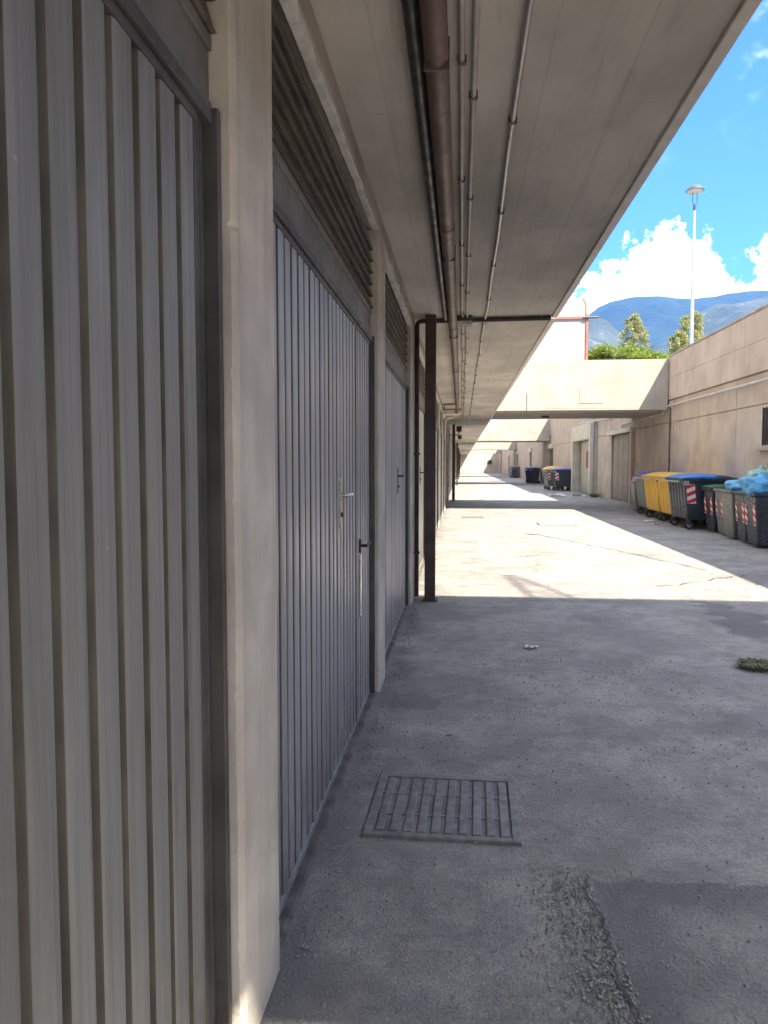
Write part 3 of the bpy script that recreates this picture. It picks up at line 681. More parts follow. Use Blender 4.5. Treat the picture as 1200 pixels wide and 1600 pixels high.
MB().box(XW - 0.03, XW + 0.06, 23.875, 24.38, 0, 3.42).build('pier', 'concrete_wall', rw, bevel=0.01)
for i in range(8):
    y0, y1 = -14 + i * 4.8 + .002, -14 + (i + 1) * 4.8 - .002
    MB().box(XW - 0.055, XW + 0.06, y0, min(y1, 24.40), 3.445, 4.10).build('parapet_panel', 'concrete_wall', rw, bevel=0.008)
    MB().box(XW - 0.052, XW + 0.06, y0, min(y1, 24.40), 4.104, 4.745).build('parapet_panel', 'concrete_wall', rw, bevel=0.008)
MB().box(XW - 0.075, 6.78, -14, 24.41, 4.748, 4.80).build('coping', 'concrete_beam', rw, bevel=0.008)
wi = MB().box(XW + 0.02, XW + 0.05, WY0 + .002, WY1 - .002, WZ0 + .002, WZ1 - .002).build('window', 'glass_dark', rw)
fr = MB(); t_ = 0.045
fr.box(XW - .012, XW + .019, WY0, WY0 + t_, WZ0, WZ1).box(XW - .012, XW + .019, WY1 - t_, WY1, WZ0, WZ1).box(XW - .012, XW + .019, WY0 + t_, WY1 - t_, WZ1 - t_, WZ1).box(XW - .012, XW + .019, WY0 + t_, WY1 - t_, WZ0, WZ0 + t_)
fr.build('frame', 'pipe_white', wi, bevel=0.004)
for i in range(9):
    y = WY0 + 0.12 + i * (WY1 - WY0 - .24) / 8; MB().tube([(XW - .02, y, WZ0 + .02), (XW - .02, y, WZ1 - .02)], 0.009, 8).build('bar', 'frame_dark', wi)
MB().box(XW - 0.09, XW - 0.001, WY0 - .06, WY1 + .06, WZ0 - .07, WZ0 - .004).build('sill', 'concrete_bridge', rw, bevel=0.006)
tag(rw, 'tall tan precast concrete wall with a barred window, behind the bins', 'wall')

lw = empty('cellar_wall', (XW, 40, 0)); lw.location = (0, 0, 0)
Z2 = 5.10
def wallseg(y0, y1, z0=0.0, z1=Z2): MB().box(XW, 6.74, y0, y1, z0, z1).build('wall', 'concrete_wall', lw)
openings = [(29.4, 33.5, 2.72), (37.3, 42.6, 2.74), (54.6, 57.0, 2.6), (71.0, 73.2, 2.6), (88.0, 90.2, 2.6), (104, 106.2, 2.6)]
yp = 24.42
for (a_, b_, h) in openings:
    if a_ < 60:
        n_ = max(1, round((a_ - yp) / 4.6))
        for k_ in range(n_): wallseg(yp + (a_ - yp) * k_ / n_ + (0.008 if k_ else 0), yp + (a_ - yp) * (k_ + 1) / n_ - (0.008 if k_ < n_ - 1 else 0), 0, 2.76)
        MB().box(XW - .002, 6.74, yp, a_, 2.785, 4.4 if a_ < 38 else Z2).build('panel', 'concrete_wall', lw); MB().box(XW + .04, 6.7, yp, a_, 2.6, 2.9).build('core', 'concrete_wall', lw)
    else: wallseg(yp, a_)
    MB().box(XW - .001, 6.74, a_ + .001, b_ - .001, h, 4.4 if a_ < 36 else Z2).build('panel', 'concrete_wall', lw)
    MB().box(7.2, 7.3, a_ - .4, b_ + .4, 0, h + .3).build('recess', 'void', lw)
    yp = b_
wallseg(yp, 137)
# double service door
dd = MB().box(XW + 0.10, XW + 0.14, 29.42, 33.48, 0.0, 2.70).build('service_door', 'door_brownish', lw)
for i, (a_, b_) in enumerate(((29.5, 30.45), (30.5, 31.45), (31.5, 32.4), (32.45, 33.4))): MB().box(XW + 0.07, XW + 0.099, a_, b_, 0.08, 2.5).build('panel', 'door_brownish', dd, bevel=0.01)
MB().box(XW - 0.16, XW - 0.002, 29.1, 33.8, 2.70, 2.86).build('lintel', 'cream_paint', lw, bevel=0.01)
MB().box(XW - 0.12, XW - 0.002, 29.1, 29.39, 0, 2.698).build('door_jamb', 'concrete_wall', lw, bevel=0.01)
# porch with hood and an open door carrying a red notice
MB().box(XW - 0.35, XW + 0.3, 36.9, 37.28, 0, 3.45).build('porch_post', 'cream_paint', lw, bevel=0.01)
MB().box(XW - 0.35, XW + 0.3, 42.62, 43.0, 0, 3.45).build('porch_post', 'cream_paint', lw, bevel=0.01)
MB().box(XW - 0.37, XW - 0.003, 37.283, 42.617, 2.70, 3.46).build('porch_hood', 'cream_paint', lw, bevel=0.012)
od = MB().box(XW + 0.02, XW + 0.07, 38.2, 41.9, 0.02, 2.66).build('porch_door', 'door_pale', lw, bevel=0.006)
MB().box(XW + 0.008, XW + 0.0185, 39.0, 40.2, 1.3, 2.15).build('notice', 'sign_red', od)
MB().tube([(XW - 0.20, 36.84, 0.05), (XW - 0.20, 36.84, 3.4), (XW - 0.12, 36.84, 3.52), (XW - 0.04, 36.84, 3.55)], 0.045, 10).build('downpipe', 'pipe_grey', lw, smooth=True)
for (a_, b_, h) in openings[2:]:
    MB().box(XW + 0.06, XW + 0.10, a_ + .1, b_ - .1, 0.02, h - .05).build('door', 'post_brown', lw)
    MB().box(XW - 0.14, XW - .003, a_ - .2, b_ + .2, h, h + 0.32).build('door_hood', 'cream_paint', lw)
tag(lw, 'lower tan concrete wall with service doors and a cream porch, beyond the nearest bridge', 'wall')

run_pipe('wall_conduit', 'pale conduit running along the tan precast wall below its parapet', 'conduit',
         [(XW - .085, -13, 3.22), (XW - .085, 8, 3.22), (XW - .085, 24.2, 3.26), (XW - .085, 24.6, 3.16), (XW - .06, 24.9, 3.08), (XW - .06, 31.0, 3.06), (XW - .04, 31.2, 3.02), (XW - .04, 31.25, 2.92)], 0.028, 'pipe_white', ())
e = empty('downpipe', (XW - 0.07, 24.05, 0)); MB().tube([(0, 0, 0.02), (0, 0, 3.2)], 0.022, 8).build('pipe', 'frame_dark', e)
for z in (0.5, 1.6, 2.7): MB().box(-.03, .04, -.03, .03, z, z + .03).build('bracket', 'clip', e)
tag(e, 'thin dark downpipe on the end pier of the tan precast wall', 'pipe')
run_pipe('gutter_pipe', 'short pale pipe slanting over the cream porch on the lower wall', 'pipe', [(XW - .1, 33.2, 3.42), (XW - .1, 37.0, 3.52), (XW - .1, 42, 3.62)], 0.035, 'pipe_white', ())

# end wall
ew = empty('end_wall', (3, 134, 0)); ew.location = (0, 0, 0)
MB().box(-0.7, 12, 134.5, 136, 0, 7).build('wall', 'render_far', ew)
for i in range(11): MB().box(-0.5 + i * 0.62, -0.44 + i * .62, 134.44, 134.498, 0.3, 4).build('rib', 'cream_paint', ew)
MB().lathe([(0.0, 0), (0.42, 0), (0.42, 0.06), (0, 0.06)], 16).build('vent', 'frame_dark', ew).matrix_local = Matrix.Translation((4.75, 134.43, 1.8)) @ Matrix.Rotation(R(90), 4, 'X')
tag(ew, 'pale rendered wall closing the far end of the alley', 'wall')

# ------------------------------------------------------------------ bins
def sticker(par, corner, face, h=0.42, w_=0.16, z0=0.58):
    """red and white warning label near an upright edge; face 'x' = towards the alley, 'y' = towards the viewer"""
    x, y = corner
    def P(u, z, o_): t_ = 1 - (z - .23) / .89; return (x + .10 * t_ + u, .06 * t_ - .004 - o_, z)     # follows the tapered side
    m = MB().add([P(0, z0, .004), P(w_, z0, .004), P(w_, z0 + h, .004), P(0, z0 + h, .004), P(0, z0, 0), P(w_, z0, 0), P(w_, z0 + h, 0), P(0, z0 + h, 0)],
                 [(0, 1, 2, 3), (4, 7, 6, 5), (0, 4, 5, 1), (1, 5, 6, 2), (2, 6, 7, 3), (3, 7, 4, 0)])
    s_ = m.build('sticker', 'sticker_white', par)
    bh = h / 5
    for i in range(3):
        zl = z0 + i * 2 * bh - bh * .3; pts = [(0, zl), (w_, zl + bh * .9), (w_, zl + bh * 1.9), (0, zl + bh)]
        pts = [(u, min(max(z, z0), z0 + h)) for u, z in pts]
        MB().add([P(u, z, .0065) for u, z in pts], [(0, 1, 2, 3)]).build('stripe', 'sticker_red', s_)
def container(x, y, body, lid, label, rz=0.0, dome=0.10, stick=True):
    """four-wheeled container; front faces -x (the alley), origin at its front near foot"""
    e_ = empty('wheeled_container', (x, y, 0), rz)
    D, W = 1.10, 1.36
    b = MB().frustum((0.10, D - 0.08, 0.06, W - 0.06), (0.0, D, 0.0, W), 0.23, 1.12)
    b.build('body', body, e_, bevel=0.035)
    rb = MB()
    for i in range(1, 6):
        u = i * W / 6; rb.add([(0.088, u - .02, .28), (0.088, u + .02, .28), (-.012, u + .02, 1.05), (-.012, u - .02, 1.05), (0.11, u - .03, .28), (0.11, u + .03, .28), (0.02, u + .03, 1.05), (0.02, u - .03, 1.05)],
               [(0, 1, 2, 3), (4, 7, 6, 5), (0, 4, 5, 1), (1, 5, 6, 2), (2, 6, 7, 3), (3, 7, 4, 0)])
    rb.build('ribs', body, e_)
    MB().box(-0.04, D + 0.04, -0.035, W + 0.035, 1.10, 1.165).build('rim', body, e_, bevel=0.015)
    MB().tube([(-0.07, 0.15, 1.10), (-0.07, W - .15, 1.10)], 0.016, 8).build('handle', 'metal_zinc', e_)
    MB().box(-0.02, 0.10, -0.06, -0.036, 1.02, 1.12).build('lift_lug', 'metal_zinc', e_); 
    m = MB(); nx, ny = 10, 12; vs = []
    for j in range(ny + 1):
        for i in range(nx + 1):
            u, v = i / nx, j / ny; ed = min(min(u, 1 - u) * 6, min(v, 1 - v) * 6, 1.0)
            prof_ = (0.55 + 0.45 * math.sin(min(1, u / 0.45) * math.pi / 2)) * (1 - 0.55 * max(0, (u - .45) / .55) ** 1.4)
            vs.append((-0.06 + u * (D + 0.12), -0.055 + v * (W + 0.11), 1.17 + dome * prof_ * (0.25 + 0.75 * ed ** 0.6) + (0.012 if j % 3 == 0 and 0 < i < nx else 0)))
    off = len(vs); vs += [(a_, b_, 1.166) for a_, b_, c_ in vs]
    fs = []
    for j in range(ny):
        for i in range(nx):
            q = j * (nx + 1) + i; fs += [(q, q + 1, q + nx + 2, q + nx + 1), (off + q, off + q + nx + 1, off + q + nx + 2, off + q + 1)]
    rim = [i for i in range(nx + 1)] + [j * (nx + 1) + nx for j in range(1, ny + 1)] + [ny * (nx + 1) + i for i in range(nx - 1, -1, -1)] + [j * (nx + 1) for j in range(ny - 1, 0, -1)]
    for i in range(len(rim)): p_, q = rim[i], rim[(i + 1) % len(rim)]; fs.append((p_, q, off + q, off + p_))
    m.add(vs, fs).build('lid', lid, e_, smooth=True)
    for (cx, cy) in ((0.16, 0.12), (0.16, W - .12), (D - .16, 0.12), (D - .16, W - .12)):
        wv = MB().tube([(cx - .0, cy - .028, 0.10), (cx, cy + .028, 0.10)], 0.095, 16).build('wheel', 'rubber', e_, smooth=True)
        MB().tube([(cx, cy - .034, 0.10), (cx, cy + .034, 0.10)], 0.05, 12).build('rim', 'metal_zinc', wv, smooth=True)
        MB().box(cx - .035, cx + .035, cy - .045, cy + .045, 0.195, 0.24).build('caster_plate', 'frame_dark', e_)
        for q in (-.038, .038): MB().box(cx - .025, cx + .025, cy + q - .004, cy + q + .004, 0.09, 0.20).build('caster_fork', 'frame_dark', e_)
    if stick:
        sticker(e_, (0.04, 0.0), 'y', 0.44, 0.19, 0.60)
    return tag(e_, label, 'bin', 'four-wheeled containers along the wall')
container(5.02, 18.05, 'bin_navy', 'lid_blue', 'navy four-wheeled container with bright blue lid, nearest of the big ones', 0.02)
container(5.10, 19.50, 'bin_yellow', 'bin_yellow', 'yellow four-wheeled container right behind the one with the bright blue lid', -0.01)
container(5.12, 20.98, 'bin_yellow', 'bin_yellow', 'yellow four-wheeled container, the farther of the two yellow ones', 0.015)
container(5.17, 22.50, 'bin_grey', 'lid_violet', 'grey four-wheeled container with violet blue lid beyond the yellow pair', -0.02)

def wheelie(x, y, label, body='bin_navy', lid='bin_navy', rz=0.0, lid_open=0.0, W=0.56, D=0.70, H=1.0, stick=True, group='two-wheeled bins along the wall'):
    e_ = empty('wheelie_bin', (x, y, 0), rz)
    MB().frustum((0.08, D - 0.14, 0.05, W - .05), (0.0, D - .04, 0.0, W), 0.04, H - .06).build('body', body, e_, bevel=0.03)
    MB().box(-0.03, D - .01, -0.025, W + .025, H - .075, H - .02).build('rim', body, e_, bevel=0.015)
    MB().tube([(D + .04, 0.04, H - .05), (D + .04, W - .04, H - .05)], 0.016, 8).build('handle', body, e_)
    lo = MB(); nx = 6; vs = []
    for i in range(nx + 1):
        u = i / nx; zz = 0.02 + 0.045 * math.sin(math.pi * (0.12 + 0.8 * u)); vs += [(-(D + .05) * u, -0.03, 0.0), (-(D + .05) * u, 0.03, zz), (-(D + .05) * u, W - .03, zz), (-(D + .05) * u, W + .03, 0.0)]
    fs = [(0, 1, 2, 3), (4 * nx + 3, 4 * nx + 2, 4 * nx + 1, 4 * nx)]
    for i in range(nx):
        for k_ in range(4): fs.append((4 * i + k_, 4 * i + (k_ + 1) % 4, 4 * i + 4 + (k_ + 1) % 4, 4 * i + 4 + k_))
    l = lo.add(vs, fs).build('lid', lid, e_, bevel=0.006, loc=(D + .01, 0, H - .015)); l.rotation_euler = (0, lid_open, 0)
    for s_ in (0.02, W - .02):
        wv = MB().tube([(D - .10, s_ - .03, 0.10), (D - .10, s_ + .03, 0.10)], 0.10, 16).build('wheel', 'rubber', e_, smooth=True)
        MB().tube([(D - .10, s_ - .034, 0.10), (D - .10, s_ + .034, 0.10)], 0.045, 12).build('hub', 'bin_grey', wv, smooth=True)
    MB().tube([(D - .10, 0.0, 0.10), (D - .10, W, 0.10)], 0.012, 8).build('axle', 'metal_zinc', e_)
    if stick:
        st_ = empty; s0 = 0.36
        for (u0, face) in ((0.03, 'x'), (W - .03 - .12, 'x')):
            # lay the label on the tapered front
            xx = lambda z: 0.08 * (1 - (z - .04) / (H - .10)) - .006
            z0, h_, w_ = 0.40, 0.36, 0.12
            sp = MB().add([(xx(z0), u0, z0), (xx(z0), u0 + w_, z0), (xx(z0 + h_), u0 + w_, z0 + h_), (xx(z0 + h_), u0, z0 + h_)], [(0, 1, 2, 3)]).build('sticker', 'sticker_white', e_)
            for i in range(3):
                zl = z0 + i * h_ * .4 - .02; q = [(0, zl), (w_, zl + .06), (w_, zl + .135), (0, zl + .075)]; q = [(u, min(max(z, z0), z0 + h_)) for u, z in q]
                MB().add([(xx(z) - .003, u0 + u, z) for u, z in q], [(0, 1, 2, 3)]).build('stripe', 'sticker_red', sp)
    return tag(e_, label, 'bin', group)
wheelie(5.40, 17.30, 'dark two-wheeled bin with flat green lid beside the big navy container', lid='lid_green', rz=0.03)
wheelie(5.36, 16.52, 'dark two-wheeled bin, second from the big navy container', rz=-0.04, lid_open=0.35, body='bin_grey')
wheelie(5.28, 15.72, 'dark two-wheeled bin under the blue bag, middle of the row of five', rz=0.05, lid_open=4.45, body='bin_grey', stick=False)
wheelie(5.24, 14.95, 'dark two-wheeled bin, second nearest, between the two heaps of bags', rz=-0.03, lid_open=4.45)
wheelie(5.16, 14.15, 'nearest dark two-wheeled bin under blue and green bags at the right edge', rz=0.02, lid_open=4.45)

def bag(x, y, z, r, mat, label, sq=(1, 1, .7), seed=0, knot=True):
    bm = bmesh.new(); bmesh.ops.create_icosphere(bm, subdivisions=4, radius=1)
    for v in bm.verts:
        d = v.co.copy(); nn = noise.noise(d * 1.3 + Vector((seed, 0, 0))) * .28 + noise.noise(d * 3.1 + Vector((0, seed, 0))) * .15 + abs(noise.noise(d * 6 + Vector((0, 0, seed)))) * .10
        f = 1 + nn; top = max(0, d.z)
        f *= 1 - 0.35 * top ** 3
        v.co = Vector((d.x * f * sq[0], d.y * f * sq[1], d.z * f * sq[2])) * r
        if knot and d.z > 0.93: v.co.z += r * (d.z - .93) * 6 * sq[2]
    me = bpy.data.meshes.new('rubbish_bag'); bm.to_mesh(me); bm.free(); me.materials.append(M[mat]); me.polygons.foreach_set('use_smooth', [True] * len(me.polygons))
    o = link('rubbish_bag', me, loc=(x, y, z)); return tag(o, label, 'bag', 'rubbish bags on the bins')
bag(5.62, 15.95, 1.08, 0.34, 'bag_blue', 'flat bright blue rubbish bag on the middle two-wheeled bins', (1.1, 1.25, .48), 1)
bag(5.75, 15.45, 1.20, 0.30, 'bag_teal', 'pale teal rubbish bag heaped behind the flat blue bag', (1, 1, .8), 2)
bag(5.40, 14.55, 1.10, 0.34, 'bag_blue', 'bright blue rubbish bag on the nearest two-wheeled bin, at the right edge', (1, 1.1, .75), 3)
bag(5.55, 14.95, 1.22, 0.28, 'bag_teal', 'pale teal rubbish bag between the two heaps, behind the nearest blue bag', (1, 1, .85), 4)
wheelie(5.28, 24.35, 'grey two-wheeled bin with a pink bag on it, beyond the violet lid', body='bin_grey', lid='bin_grey', lid_open=4.45, stick=False)
bag(5.52, 24.62, 1.04, 0.23, 'bag_pink', 'pink rubbish bag in the bin beyond the violet lid', (1, 1, .8), 5)

# farther groups
container(5.10, 43.6, 'bin_navy', 'lid_violet', 'navy container with violet blue lid standing past the cream porch', 0.0)
container(4.86, 45.2, 'bin_grey', 'bin_yellow', 'grey container with yellow lid half hidden behind the one past the cream porch', 0.05, dome=0.2)
container(5.05, 62.0, 'bin_grey', 'lid_violet', 'grey container with violet blue lid in the third group along the wall', 0.0)
wheelie(5.35, 60.6, 'dark green-grey two-wheeled bin in front of the third group of containers', body='bin_navy', stick=False)
wheelie(4.95, 61.2, 'dark two-wheeled bin, left one in the third group along the wall', stick=False)
container(5.2, 85.0, 'bin_grey', 'bin_grey', 'grey container in the farthest group of bins near the end wall', 0.0)
wheelie(5.3, 83.6, 'dark two-wheeled bin in the farthest group near the end wall', stick=False)

# ------------------------------------------------------------------ grates and covers in the ground
def grate(x0, x1, y0, y1, nb, label, rz=0.0):
    e_ = empty('drain_grate', ((x0 + x1) / 2, (y0 + y1) / 2, 0.004), rz); w_, d_ = (x1 - x0) / 2, (y1 - y0) / 2; b_ = 0.035
    fr = MB().box(-w_, -w_ + b_, -d_, d_, -.03, .010).box(w_ - b_, w_, -d_, d_, -.03, .010).box(-w_ + b_, w_ - b_, -d_, -d_ + b_, -.03, .010).box(-w_ + b_, w_ - b_, d_ - b_, d_, -.03, .010)
    fr.build('frame', 'cast_iron', e_, bevel=0.003)
    MB().box(-w_ + .01, w_ - .01, -d_ + .01, d_ - .01, -.05, -.0005).build('pit', 'patch', e_)
    st_ = (2 * w_ - 2 * b_) / nb
    for i in range(nb):
        x = -w_ + b_ + (i + .5) * st_
        m = MB().box(x - st_ * .31, x + st_ * .31, -d_ + b_ + .012, d_ - b_ - .012, -.02, .0085); m.build('bar', 'cast_iron', e_, bevel=0.003)
    for i in (1, 2):
        y = -d_ + i * 2 * d_ / 3; MB().box(-w_ + b_, w_ - b_, y - .008, y + .008, -.02, .0045).build('cross_bar', 'cast_iron', e_)
    return tag(e_, label, 'grate', 'drain grates in the alley')
grate(-0.385, 0.25, 2.98, 3.60, 10, 'square cast iron drain grate with parallel bars in the shaded foreground', -0.02)
grate(0.0, 0.62, 21.45, 21.95, 10, 'small drain grate in the sunlit ground near the garages')
e = empty('manhole_cover', (2.35, 19.5, 0.004))
MB().box(-.46, .46, -.42, .42, -.03, .006).build('frame', 'cast_iron', e, bevel=.004); MB().box(-.41, .41, -.37, .37, -.02, .010).build('cover', 'concrete_beam', e, bevel=.004)
tag(e, 'rectangular manhole cover set in the sunlit ground', 'manhole')

# ------------------------------------------------------------------ small things on the ground
def weed(x, y, n_, r, h, label):
    m = MB()
    for i in range(n_):
        a_ = rng.uniform(0, 6.28); d = r * rng.random() ** .7; bx, by = x + d * math.cos(a_) * .35, y + d * math.sin(a_) * .35; L_ = h * rng.uniform(.5, 1.2); a2 = a_ + rng.gauss(0, .5); w_ = rng.uniform(.003, .006)
        p0 = Vector((bx, by, 0)); p1 = p0 + Vector((math.cos(a2) * L_ * .5, math.sin(a2) * L_ * .5, L_ * .7)); p2 = p1 + Vector((math.cos(a2) * L_ * .7, math.sin(a2) * L_ * .7, -L_ * .05)); s_ = Vector((-math.sin(a2), math.cos(a2), 0)) * w_
        m.add([p0 - s_, p0 + s_, p1 + s_ * 1.3, p1 - s_ * 1.3, p2], [(0, 1, 2, 3), (3, 2, 4)])
    return tag(m.build('weed_tuft', 'weed_leaf'), label, 'weed')
weed(2.16, 5.82, 420, 0.30, 0.06, 'flat green weed tuft growing from the shaded asphalt at the right')
weed(6.0, 35.6, 300, 0.6, 0.22, 'green weeds at the foot of the wall before the cream porch')
def scrap(x, y, s_, label, mat='litter', zz=0.012):
    m = MB(); k_ = 5; vs = []
    for j in range(k_):
        for i in range(k_): vs.append((x + (i - 2) * s_ * .5 + rng.gauss(0, s_ * .08), y + (j - 2) * s_ * .28 + rng.gauss(0, s_ * .06), zz + abs(rng.gauss(0, s_ * .16))))
    off = len(vs); vs += [(a_, b_, c_ - .004) for a_, b_, c_ in vs]; fs = []
    for j in range(k_ - 1):
        for i in range(k_ - 1): q = j * k_ + i; fs += [(q, q + 1, q + k_ + 1, q + k_), (off + q, off + q + k_, off + q + k_ + 1, off + q + 1)]
    return tag(m.add(vs, fs).build('litter', mat), label, 'litter')
scrap(0.57, 6.27, 0.05, 'crumpled pale paper scrap on the shaded asphalt'); 
scrap(4.85, 20.6, 0.11, 'white litter by the wheels of the yellow containers'); scrap(4.80, 19.6, 0.09, 'white scrap lying before the nearer yellow container')
scrap(4.4, 36.2, 0.35, 'flat pale litter on the ground before the cream porch, left piece', 'litter', .02); scrap(5.4, 36.0, 0.35, 'flat pale litter on the ground before the cream porch, right piece', 'litter', .02)
scrap(-0.06, 4.15, 0.018, 'tiny pale scrap on the asphalt near the second garage door', 'stone')

# ------------------------------------------------------------------ street lamp
e = empty('street_lamp', (10.74, 38, 4.45))
MB().tube([(0, 0, 0), (0, 0, 3), (0, 0, 8.9)], [0.095, 0.085, 0.06], 14).build('pole', 'lamp_metal', e, smooth=True)
MB().tube([(0, 0, 8.88), (0, 0, 9.15)], [0.075, 0.07], 12).build('sleeve', 'lamp_blue', e, smooth=True)
for s_ in (-1, 1): MB().tube([(0.03 * s_, 0, 9.1), (0.11 * s_, 0, 9.3), (0.10 * s_, 0, 9.55), (0.08 * s_, 0, 9.78)], 0.016, 8).build('arm', 'lamp_blue', e, smooth=True)
MB().lathe([(0.0, 10.06), (0.12, 10.05), (0.26, 9.97), (0.37, 9.86), (0.42, 9.78), (0.40, 9.765), (0.36, 9.77)], 28).build('head', 'lamp_head', e, smooth=True)
MB().lathe([(0.37, 9.768), (0.30, 9.70), (0.15, 9.66), (0.0, 9.655)], 28).build('diffuser', 'lamp_glass', e, smooth=True)
tag(e, 'tall pale street lamp with a flat dome head rising behind the tan wall', 'street lamp')

# ------------------------------------------------------------------ trees
def leaf_cloud(pts, size, mat, name, par, droop=0.0):
    m = MB()
    for p, s_ in pts:
        a_ = Vector((rng.gauss(0, 1), rng.gauss(0, 1), rng.gauss(0, .6) - droop)).normalized(); b_ = a_.cross(Vector((rng.gauss(0, 1), rng.gauss(0, 1), rng.gauss(0, 1)))).normalized()
        L_, w_ = size * s_ * rng.uniform(.7, 1.5), size * s_ * rng.uniform(.22, .42)
        m.add([p - a_ * L_ * .5, p + b_ * w_, p + a_ * L_ * .5, p - b_ * w_], [(0, 1, 2, 3)])
    return m.build(name, mat, par)
def cedar(x, y, h, rad, label, n_=9200, z0=4.45, lean=0.0):
    e_ = empty('cedar_tree', (x, y, z0)); tr = MB().tube([(0, 0, 0), (lean * .3, 0, h * .4), (lean * .8, 0, h * .85), (lean, 0, h)], [0.22, 0.16, 0.05, 0.015], 8).build('trunk', 'bark', e_, smooth=True)
    pts = []; nb = 46
    for i in range(nb):
        t_ = 0.12 + 0.88 * (i / nb); zb = h * t_; a_ = i * 2.4 + rng.uniform(-.4, .4); L_ = rad * (1.12 - t_) ** 0.42 * rng.uniform(.55, 1.15) + .12
        q = [Vector((lean * t_, 0, zb))]
        for s_ in range(1, 7):
            u = s_ / 6; q.append(Vector((lean * t_ + math.cos(a_) * L_ * u, math.sin(a_) * L_ * u, zb + .16 * L_ * math.sin(u * 2.2) - .55 * L_ * u * u)))
        MB().tube(q, [0.035 * (1 - .8 * j / 6) for j in range(7)], 4).build('limb', 'bark', tr)
        for k_ in range(n_ // nb):
            u = rng.random() ** .6; j = min(5, int(u * 6)); p = q[j].lerp(q[j + 1], u * 6 - j); hang = abs(rng.gauss(0, .16 + .22 * u))
            pts.append((p + Vector((rng.gauss(0, .12), rng.gauss(0, .12), -hang + .04)), rng.uniform(.6, 1.2)))
    leaf_cloud(pts, 0.19, 'cedar_leaf', 'crown', e_, 0.9); return tag(e_, label, 'tree', 'trees above the terrace')
cedar(14.95, 70, 10.4, 2.0, 'ragged grey-green cedar standing alone left of the street lamp')
cedar(19.3, 69, 10.3, 2.3, 'tall drooping cedar right behind the street lamp pole', lean=0.2)
cedar(17.75, 66, 8.1, 1.5, 'short dark cedar top between the bridge and the tan wall', lean=-.1)
def pine(x, y, h, rx, label, n_=5200):
    e_ = empty('umbrella_pine', (x, y, 4.45)); tr = MB().tube([(0, 0, 0), (.1, 0, h * .5), (0, 0, h * .82)], [0.22, 0.17, 0.10], 8).build('trunk', 'bark', e_, smooth=True)
    pts = []; cl_ = []
    for i in range(34):
        a_ = rng.uniform(0, 6.28); d = rx * math.sqrt(rng.random()); c_ = Vector((d * math.cos(a_), d * math.sin(a_), h - .45 - 1.0 * (d / rx) ** 2 * .8 + rng.gauss(0, .12))); cl_.append(c_)
        MB().tube([(0, 0, h * .72), (c_.x * .5, c_.y * .5, h * .80), tuple(c_)], [.06, .04, .015], 4).build('limb', 'bark', tr)
    for i in range(n_):
        c_ = rng.choice(cl_); pts.append((c_ + Vector((rng.gauss(0, .34), rng.gauss(0, .34), abs(rng.gauss(0, .20)) - .12)), rng.uniform(.6, 1.2)))
    leaf_cloud(pts, 0.17, 'pine_leaf', 'crown', e_, -.5); return tag(e_, label, 'tree', 'trees above the terrace')
pine(11.6, 62, 6.4, 2.0, 'bright green umbrella pine crown beside the curved white cover')
pine(13.9, 63, 6.15, 1.9, 'bright green umbrella pine crown under the lone cedar')
pine(16.2, 64, 5.95, 1.6, 'low bright green pine crown at the right end of the bridge top')
pine(8.9, 63, 6.2, 1.9, 'bright green umbrella pine behind the curved white cover')

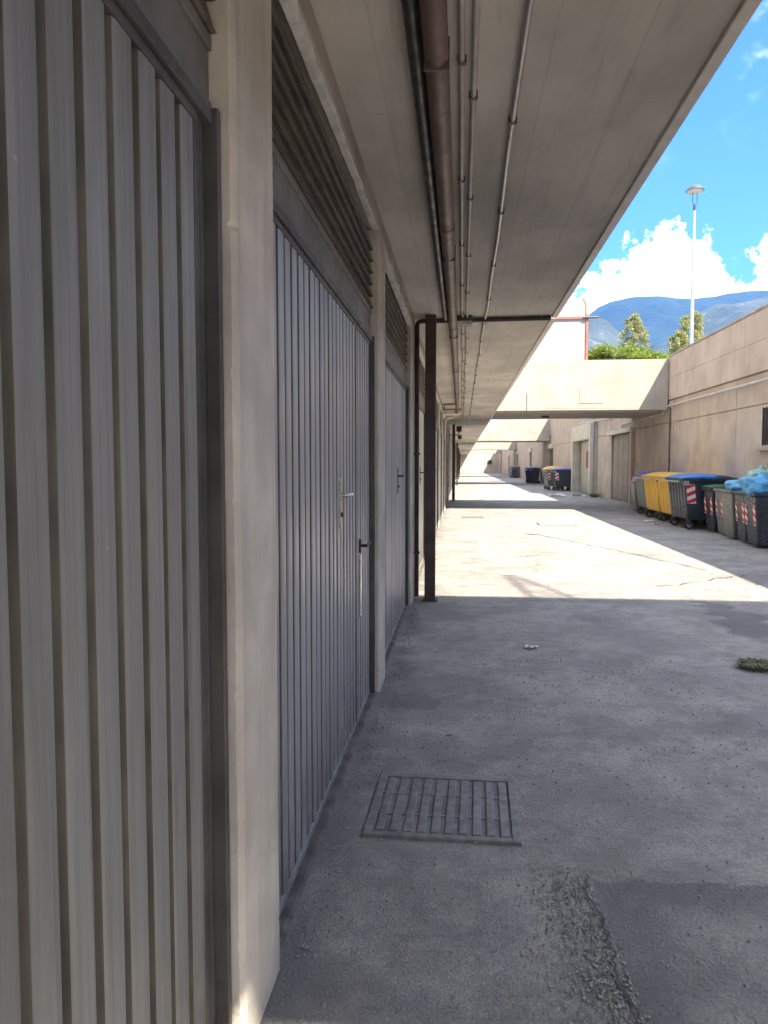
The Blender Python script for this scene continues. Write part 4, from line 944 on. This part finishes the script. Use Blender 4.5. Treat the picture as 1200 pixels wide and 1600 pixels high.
# ------------------------------------------------------------------ mountains and the air between
def interp(tab, x):
    if x <= tab[0][0]: return tab[0][1]
    for (a_, b_), (c_, d_) in zip(tab, tab[1:]):
        if x <= c_: t_ = (x - a_) / (c_ - a_); t_ = t_ * t_ * (3 - 2 * t_) * .5 + t_ * .5; return b_ + (d_ - b_) * t_
    return tab[-1][1]
back = [(-4000, 500), (-2500, 700), (-1200, 420), (0, 500), (400, 650), (620, 780), (707, 855), (770, 904), (847, 932), (952, 947), (1092, 948), (1196, 936), (1282, 938), (1368, 950), (1470, 968), (1572, 976), (1674, 978), (2200, 1020), (3200, 800), (4500, 900)]
front = [(-3000, 200), (-1200, 260), (0, 330), (300, 470), (440, 530), (495, 520), (551, 470), (618, 385), (704, 430), (768, 485), (810, 520), (874, 546), (958, 562), (1042, 578), (1300, 640), (1800, 500), (2600, 620), (3500, 500)]
def mountain(name, tab, yr, y0, y1, x0, x1, nx, ny, mat, rough):
    m = MB(); vs = []
    for j in range(ny + 1):
        for i in range(nx + 1):
            x = x0 + (x1 - x0) * i / nx; y = y0 + (y1 - y0) * j / ny
            xr = x * (yr / y if y < yr else 1.0)
            t_ = (y - y0) / (yr - y0) if y <= yr else max(0, 1 - (y - yr) / (y1 - yr)); sh = t_ ** 0.9 * interp(tab, xr)
            nn = sum(noise.noise((x * f, y * f, 3.3)) / k_ for f, k_ in ((.0021, 1), (.0055, 2.2), (.013, 5), (.03, 11)))
            ridge = 1 - min(1, abs(y - yr) / (yr * .05)); vs.append((x, y, -5 + sh + rough * nn * t_ * (1 - .93 * ridge)))
    fs = [(j * (nx + 1) + i, j * (nx + 1) + i + 1, (j + 1) * (nx + 1) + i + 1, (j + 1) * (nx + 1) + i) for j in range(ny) for i in range(nx)]
    o = m.add(vs, fs).build(name, mat, smooth=False); return tag(o, kind='structure')
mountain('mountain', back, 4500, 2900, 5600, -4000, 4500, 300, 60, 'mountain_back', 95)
mountain('mountain', front, 2800, 1500, 3600, -3000, 3500, 300, 60, 'mountain_front', 75)

hz = MB().box(-6000, 6000, -200, 6000, -7, 1120).build('haze', 'litter'); tag(hz, kind='stuff')
hm = bpy.data.materials.new('haze_air'); hm.use_nodes = True; hm.node_tree.nodes.clear()
ho = hm.node_tree.nodes.new('ShaderNodeOutputMaterial'); hv = hm.node_tree.nodes.new('ShaderNodeVolumePrincipled')
hv.inputs['Color'].default_value = (0.15, 0.44, 1.0, 1); hv.inputs['Density'].default_value = 0.95e-4; hv.inputs['Anisotropy'].default_value = 0.0
hm.node_tree.links.new(hv.outputs[0], ho.inputs['Volume']); hz.data.materials.clear(); hz.data.materials.append(hm)
hz.visible_shadow = True
